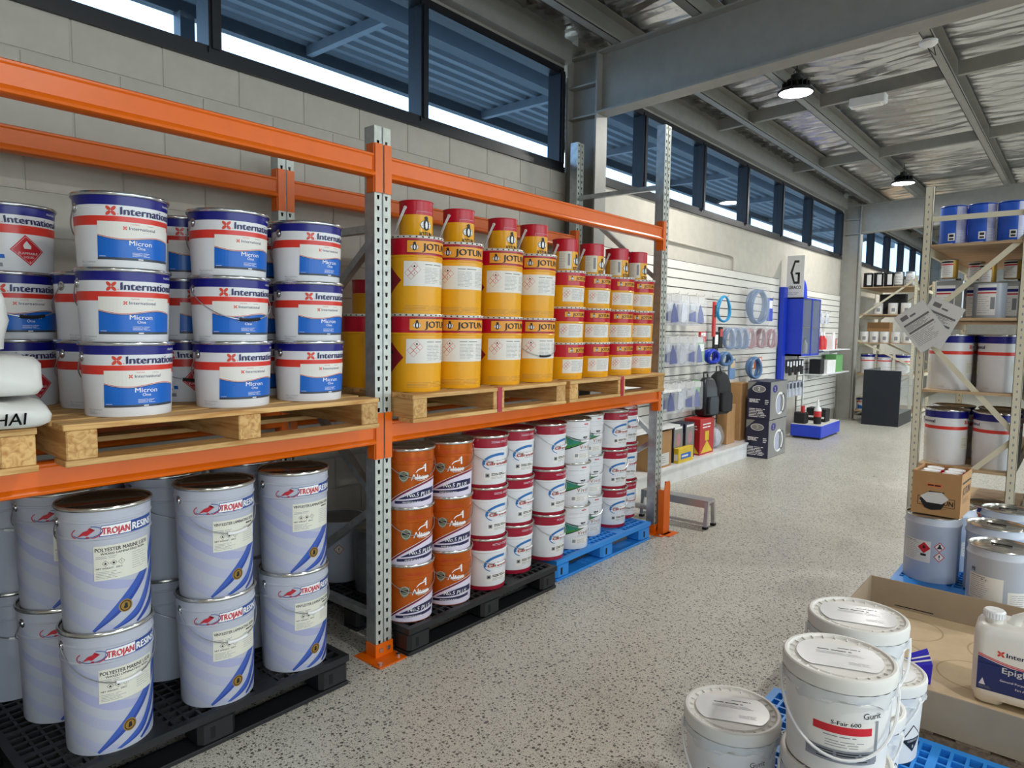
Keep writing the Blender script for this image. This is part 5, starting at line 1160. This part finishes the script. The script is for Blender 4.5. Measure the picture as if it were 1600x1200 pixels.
carton('photo_box', 'dark photo-printed box, right of two on the plinth', 7.00, 7.24, 3.36, 3.54, Z0, .40, 'box_navy', {'y': photo_print, 'x': lambda p: (p.rect(-.07, .07, .05, .3, 'bag_pink', 0),)})
carton('yellow_box', 'small yellow and blue box in front on the plinth', 6.72, 7.08, 3.295, 3.352, Z0, .16, 'yellow', {'y': lambda p: (p.rect(-.12, .12, .04, .10, 'banded_blue', 0), p.rect(-.10, .05, .06, .08, 'txt_white', 1)), 'x': lambda p: (p.rect(-.02, .02, .03, .1, 'txt_white', 0),)})
carton('red_box', 'red box with yellow diamonds on the plinth', 7.34, 7.72, 3.34, 3.54, Z0, .42, 'tool_red', {'y': lambda p: (p.poly([(-.16, .02), (0, .16), (.16, .02)], 'yellow', 0), p.lines(-.12, .12, .30, .37, 2, 'txt_white', 1, .015, 73), p.rect(-.05, .05, .16, .27, 'yellow', 1)), 'x': lambda p: (p.lines(-.08, .08, .25, .35, 3, 'txt_white', 0, .012, 96), p.poly([(-.09, .02), (0, .14), (.09, .02)], 'yellow', 0))})
t = thing('product_bag', 'clear bag of grey parts slumped beside the red box', 'bagged product', (7.98, 3.44, Z0)); f = pillow(.22, .16, .30, 31, 'clear_film', 14, 3); f.build('film', t, fix=False); f = pillow(.17, .11, .22, 32, 'bag_pale', 12, 3); f.v = [(v[0], v[1], v[2]+.02) for v in f.v]; f.build('insert', t, fix=False)
carton('brown_carton', 'tall plain brown carton behind the dark boxes', 8.72, 8.98, 3.42, 3.57, Z0, .76, 'kraft'); carton('brown_carton', 'shorter brown carton in front of the tall one', 8.30, 8.56, 3.42, 3.56, Z0, .50, 'kraft')
def two(p):
    w_ = .145
    p.ell(-.0, .40, .085, .045, 'txt_white', 0, 24); p.ell(0, .40, .078, .039, 'box_grey', 1, 24); p.text('2', -.0, .378, .05, 'txt_white', 2, align='c', bold=.03); p.poly([(-w_, .49), (-w_, .38), (-.03, .49)], 'box_grey', 0)
    p.lines(-.12, .03, .22, .27, 3, 'txt_white', 1, .010, 97); p.lines(.08, .13, .20, .27, 3, 'txt_white', 1, .010, 98); p.lines(-.12, .12, .03, .15, 6, 'txt_white', 1, .008, 99)
def two_side(p):
    p.rect(-.32, .32, .005, .49, 'box_grey', 0); p.ell(-.16, .40, .09, .05, 'navy', 1, 24); p.text('2', -.16, .375, .05, 'txt_white', 2, align='c', bold=.03); p.ring(.05, .2, .17, .15, .03, 'txt_white', 1); p.ell(.0, .19, .09, .12, 'resin_lav2', 2, 24); p.ring(.17, .2, .1, .13, .02, 'dark_grey', 3)
for k, l in ((0, 'lower'), (1, 'upper')): carton('dark_box', '%s of two stacked dark navy and grey printed boxes in the aisle' % l, 8.74, 9.40, 3.052, 3.345, k*.4955, .495, 'box_navy', {'x': two, 'y': two_side}, rz=.012*k)
# ------------------------------------------------------------------ blue sprayer display
gc = thing('display_cabinet', 'bright blue wall cabinet with glass front', 'cabinet'); X0, X1, Y0, Y1, Z1, Z2 = 10.6, 11.48, 3.27, 3.57, 1.27, 2.15
M().box(X0, X0+.02, Y0, Y1, Z1, Z2, 'display_blue').box(X1-.02, X1, Y0, Y1, Z1, Z2, 'display_blue').box(X0, X1, Y0, Y1, Z2-.02, Z2, 'display_blue').box(X0, X1, Y0, Y1, Z1, Z1+.03, 'display_blue').box(X0, X1, Y1-.015, Y1, Z1, Z2, 'glass_dark').build('body', gc)
M().box(X0+.02, X1-.02, Y0+.004, Y0+.010, Z1+.03, Z2-.02, 'case_glass').build('glass', gc); M().box(X0+.43, X0+.46, Y0-.004, Y0+.012, Z1, Z2, 'display_blue').build('mullion', gc); M().box(X0+.03, X1-.03, Y0+.03, Y1-.02, 1.70, 1.712, 'glass_dark').build('shelf', gc)
M().box(10.45, 10.59, 3.50, 3.573, .75, 2.30, 'display_blue').build('side_panel', gc); M().prism([(10.86, 2.15), (11.70, 2.15)]+[(11.28+.40*math.cos(a), 2.28+.24*math.sin(a)) for a in [PI*i/12 for i in range(13)]], 3.55, 3.57, 'display_blue', 'y').build('crest', gc)
for x, h_, m_ in ((10.75, .28, 'white'), (10.9, .2, 'tool_red'), (11.2, .25, 'txt_grey')):
    t = thing('spray_bottle', 'bottle inside the blue cabinet, %s' % {'white': 'white', 'tool_red': 'red', 'txt_grey': 'grey'}[m_], 'bottle', (x, 3.40, Z1+.0305)); M().lathe([(0, 0), (.035, 0), (.037, .01), (.037, h_*.6), (.012, h_*.78), (.012, h_*.9), (0, h_*.9)], m_, 16).build('body', t); M().lathe([(.014, h_*.86), (.014, h_), (0, h_)], 'plastic_black', 12).build('cap', t)
sg = thing('brand_sign', 'white sign with a black angular emblem standing on the blue cabinet', 'sign', (10.63, 3.41, 2.151)); M().box(-.008, .008, -.125, .125, 0, .62, 'sign_white').build('board', sg)
p = Print(None, lift=.0088); n = [(-.075, .36), (-.02, .21), (.06, .21), (.06, .36), (.012, .36), (.012, .325), (.03, .325), (.03, .245), (-.005, .245), (-.045, .36), (-.005, .515), (.045, .515), (.055, .55), (-.02, .55)]
p.strip([(-.075, .37), (-.02, .55), (.05, .55)], [(-.042, .37), (-.005, .515), (.05, .515)], 'txt_black', 0); p.strip([(-.075, .37), (-.02, .20), (.062, .20)], [(-.042, .37), (-.005, .235), (.062, .235)], 'txt_black', 0); p.rect(.034, .066, .20, .37, 'txt_black', 1); p.rect(.0, .066, .34, .37, 'txt_black', 1)
p.text('GRACO', 0, .125, .05, 'txt_black', 0, align='c', width=.18, bold=.04); p.lines(-.10, .10, .04, .08, 2, 'paper_ink', 0, .006, 101); p.v = [(v[1], -v[0], v[2]) for v in p.v]; p.build('print', sg, smooth=0, fix=False)['kind'] = 'stuff'
gb = thing('sprayer_plinth', 'blue floor plinth with pale top under the blue cabinet', 'plinth', (0, 0, 0)); M().bevbox(10.86, 11.86, 3.0, 3.46, 0.03, .21, 'display_blue', .01).build('body', gb); M().box(10.87, 11.85, 3.01, 3.45, .21, .222, 'slat').build('top', gb); M().box(10.9, 11.82, 3.03, 3.43, 0, .03, 'plastic_black').build('kick', gb)
t = thing('sauce_bottle', 'white capped bottle with red and black label on the blue plinth', 'bottle', (11.05, 3.12, .2225)); M().lathe([(0, 0), (.05, 0), (.055, .01), (.055, .11, 'pack_black'), (.055, .2, 'tool_red'), (.05, .24, 'white'), (.02, .28, 'white'), (.018, .32, 'white'), (0, .32)], 'pack_black', 18).build('body', t); M().lathe([(.022, .30), (.016, .36), (.008, .38), (0, .38)], 'white', 12).build('cap', t)
for x, y, l in ((11.45, 3.15, 'front'), (11.55, 3.33, 'rear')): carton('black_pack', 'small black box on the blue plinth, %s one' % l, x-.12, x+.12, y-.07, y+.07, .2225, .20, 'pack_black', {'x': lambda p: (p.rect(-.05, .05, .05, .08, 'txt_white', 0),)})
t = thing('sprayer_unit', 'black sprayer pump standing on the blue plinth', 'sprayer', (10.98, 3.34, .2225)); M().bevbox(-.08, .08, -.09, .09, 0, .17, 'pack_black', .02).build('motor', t); M().tube([(0, 0, .17), (0, 0, .75)], .014, 'chrome', 8).build('pole', t); M().lathe([(.03, .17), (.03, .27), (0, .27)], 'tool_red', 14, .0, -.02).build('bowl', t)
for i in range(6):
    card_item('spray_tip_pack', '%s black carded spray part from the left under the blue cabinet' % ('first', 'second', 'third', 'fourth', 'fifth', 'sixth')[i], 'spray part', 10.72+.14*i, 1.20, .11, .20+.04*(i % 2), 'pack_black', 'txt_white', 3.50, .02, 0)
for i in range(5):
    card_item('spray_gun_pack', '%s pale carded spray gun from the left below the spray parts' % ('first', 'second', 'third', 'fourth', 'fifth')[i], 'spray part', 10.72+.17*i, .86, .12, .24, 'bag_pale', 'dark_grey', 3.50, .02, 0)
for z, lab in ((1.33, 'upper'), (.93, 'lower')):
    s = thing('glass_shelf', '%s pale glass shelf on the far slatted wall' % lab, 'shelf'); M().box(11.75, 13.40, 3.28, 3.573, z, z+.018, 'white_gloss').build('board', s)
    for x in (12.0, 13.2): M().prism([(3.33, z-.015), (3.573, z-.09), (3.573, z-.0005), (3.33, z-.0005)], x-.004, x+.004, 'chrome').build('bracket', s)
bot = thing('spray_bottle', 'x', 'bottle'); M().lathe([(0, 0), (.045, 0), (.05, .01), (.05, .16), (.02, .21), (.018, .25), (0, .25)], 'tool_red', 16).build('body', bot); M().lathe([(.022, .23), (.02, .29), (0, .29)], 'white', 12).build('cap', bot)
for x, y, l in ((11.95, 3.38, 'first'), (12.25, 3.42, 'second'), (12.6, 3.36, 'third')): put(bot, (x, y, 1.3485), 0, 'red spray bottle on the far upper glass shelf, %s from the cabinet' % l, 'red bottles')
carton('white_carton', 'white box standing between the red bottles', 12.36, 12.5, 3.3, 3.42, 1.3485, .24, 'white'); carton('green_carton', 'bright green box on the far lower glass shelf', 12.7, 13.1, 3.32, 3.5, .9485, .30, 'green'); carton('white_carton', 'large white box on the far lower glass shelf', 12.1, 12.6, 3.3, 3.5, .9485, .22, 'white'); carton('black_pack', 'black packs on the lower glass shelf near the cabinet', 11.8, 12.0, 3.32, 3.5, .9485, .24, 'pack_black')
for i in range(4): card_item('fitting_pack', '%s clear bagged fitting on the far slatted wall' % ('first', 'second', 'third', 'fourth')[i], 'fitting', 11.85+.28*i, 1.98, .14, .20, 'bag_pale', 'paper', 3.50, .02, 0)
# ------------------------------------------------------------------ black counter with glass case
cc = thing('counter_case', 'black counter end with a glass display case along the aisle', 'counter'); M().box(13.38, 13.42, 2.44, 3.03, 0, .98, 'counter_black').box(13.42, 14.52, 3.0, 3.03, 0, .98, 'counter_black').box(13.42, 14.52, 2.44, 3.0, .0, .22, 'counter_black').build('body', cc)
M().box(13.38, 14.54, 2.40, 3.05, .98, 1.0, 'case_glass').build('glass_top', cc); M().box(13.42, 14.52, 2.44, 2.446, .22, .98, 'case_glass').build('glass_side', cc); M().box(13.42, 14.52, 2.45, 3.0, .66, .668, 'case_glass').build('glass_shelf', cc)
for x in (13.75, 14.2): put(bi, (x, 2.72, .2205), -90, 'white pail with red and navy bands inside the glass case, %s one' % ('near' if x < 14 else 'far'), 'pails in the glass case')
# ------------------------------------------------------------------ far cream shelving with tins
FX0 = 14.75
cream_rack('far cream shelving full of tins beyond the black counter', FX0, 16.6, 2.52, 3.50, 2.72, (2.53, 2.0, 1.45, .84, .1), [((3.50, 1.92), (2.52, 2.75-.08)), ((3.50, 1.5), (2.52, 1.02)), ((3.50, .34), (2.52, .90))])
ft = mk_tin('far_tin', 'x', 'tin', .086, .28, [(.27, 'tin_steel')], 'tin_steel', lambda p: (p.rect(-.1, .06, .04, .24, 'txt_white', 1), p.lines(-.09, .05, .06, .2, 5, 'txt_grey', 2, .008, 110)))
fd = mk_tin('far_tin', 'x', 'tin', .086, .28, [(.27, 'counter_black')], 'tin_steel', lambda p: (p.rect(-.03, .05, .04, .24, 'txt_white', 1),))
fw = mk_tin('far_tin', 'x', 'tin', .085, .22, [(.215, 'white')], 'tin_steel', lambda p: (p.rect(-.06, .06, .03, .16, 'label_white', 1), p.rect(-.03, .03, .05, .12, 'txt_grey', 2)))
od = ('first', 'second', 'third', 'fourth', 'fifth', 'sixth')
for i, y in enumerate((3.38, 3.20, 3.02, 2.84, 2.65)): put(fd if i in (0, 1, 2) else ft, (14.9, y, 2.5305), -75, 'tin on the top far shelf, %s from the column' % od[i], 'tins on the far shelving')
for i, y in enumerate((3.18, 2.92, 2.70)): put(fw, (14.9, y, 2.0005), -75, 'white tin on the second far shelf, %s from the column' % od[i], 'tins on the far shelving')
for i, y in enumerate((3.40, 3.22, 3.04, 2.84, 2.65)): put(fw, (14.9, y, 1.4505), -80, 'white tin on the third far shelf, %s from the column' % od[i], 'tins on the far shelving')
for i, y in enumerate((3.32, 3.02, 2.70)): put(bi, (14.93, y, .8405), -75, 'white banded pail on the fourth far shelf, %s from the column' % od[i], 'pails on the far shelving')
carton('black_case', 'black upright case in the far cream shelving', 15.1, 15.3, 2.75, 3.2, 2.0005, .40, 'pack_black'); carton('brown_carton', 'brown carton high in the far cream shelving', 15.1, 15.4, 3.0, 3.4, 1.4505, .40, 'kraft')
put(banded_b, (14.95, 3.35, .1005), -80, 'pale pail at the foot of the far shelving beside the counter', 'pails on the far shelving')
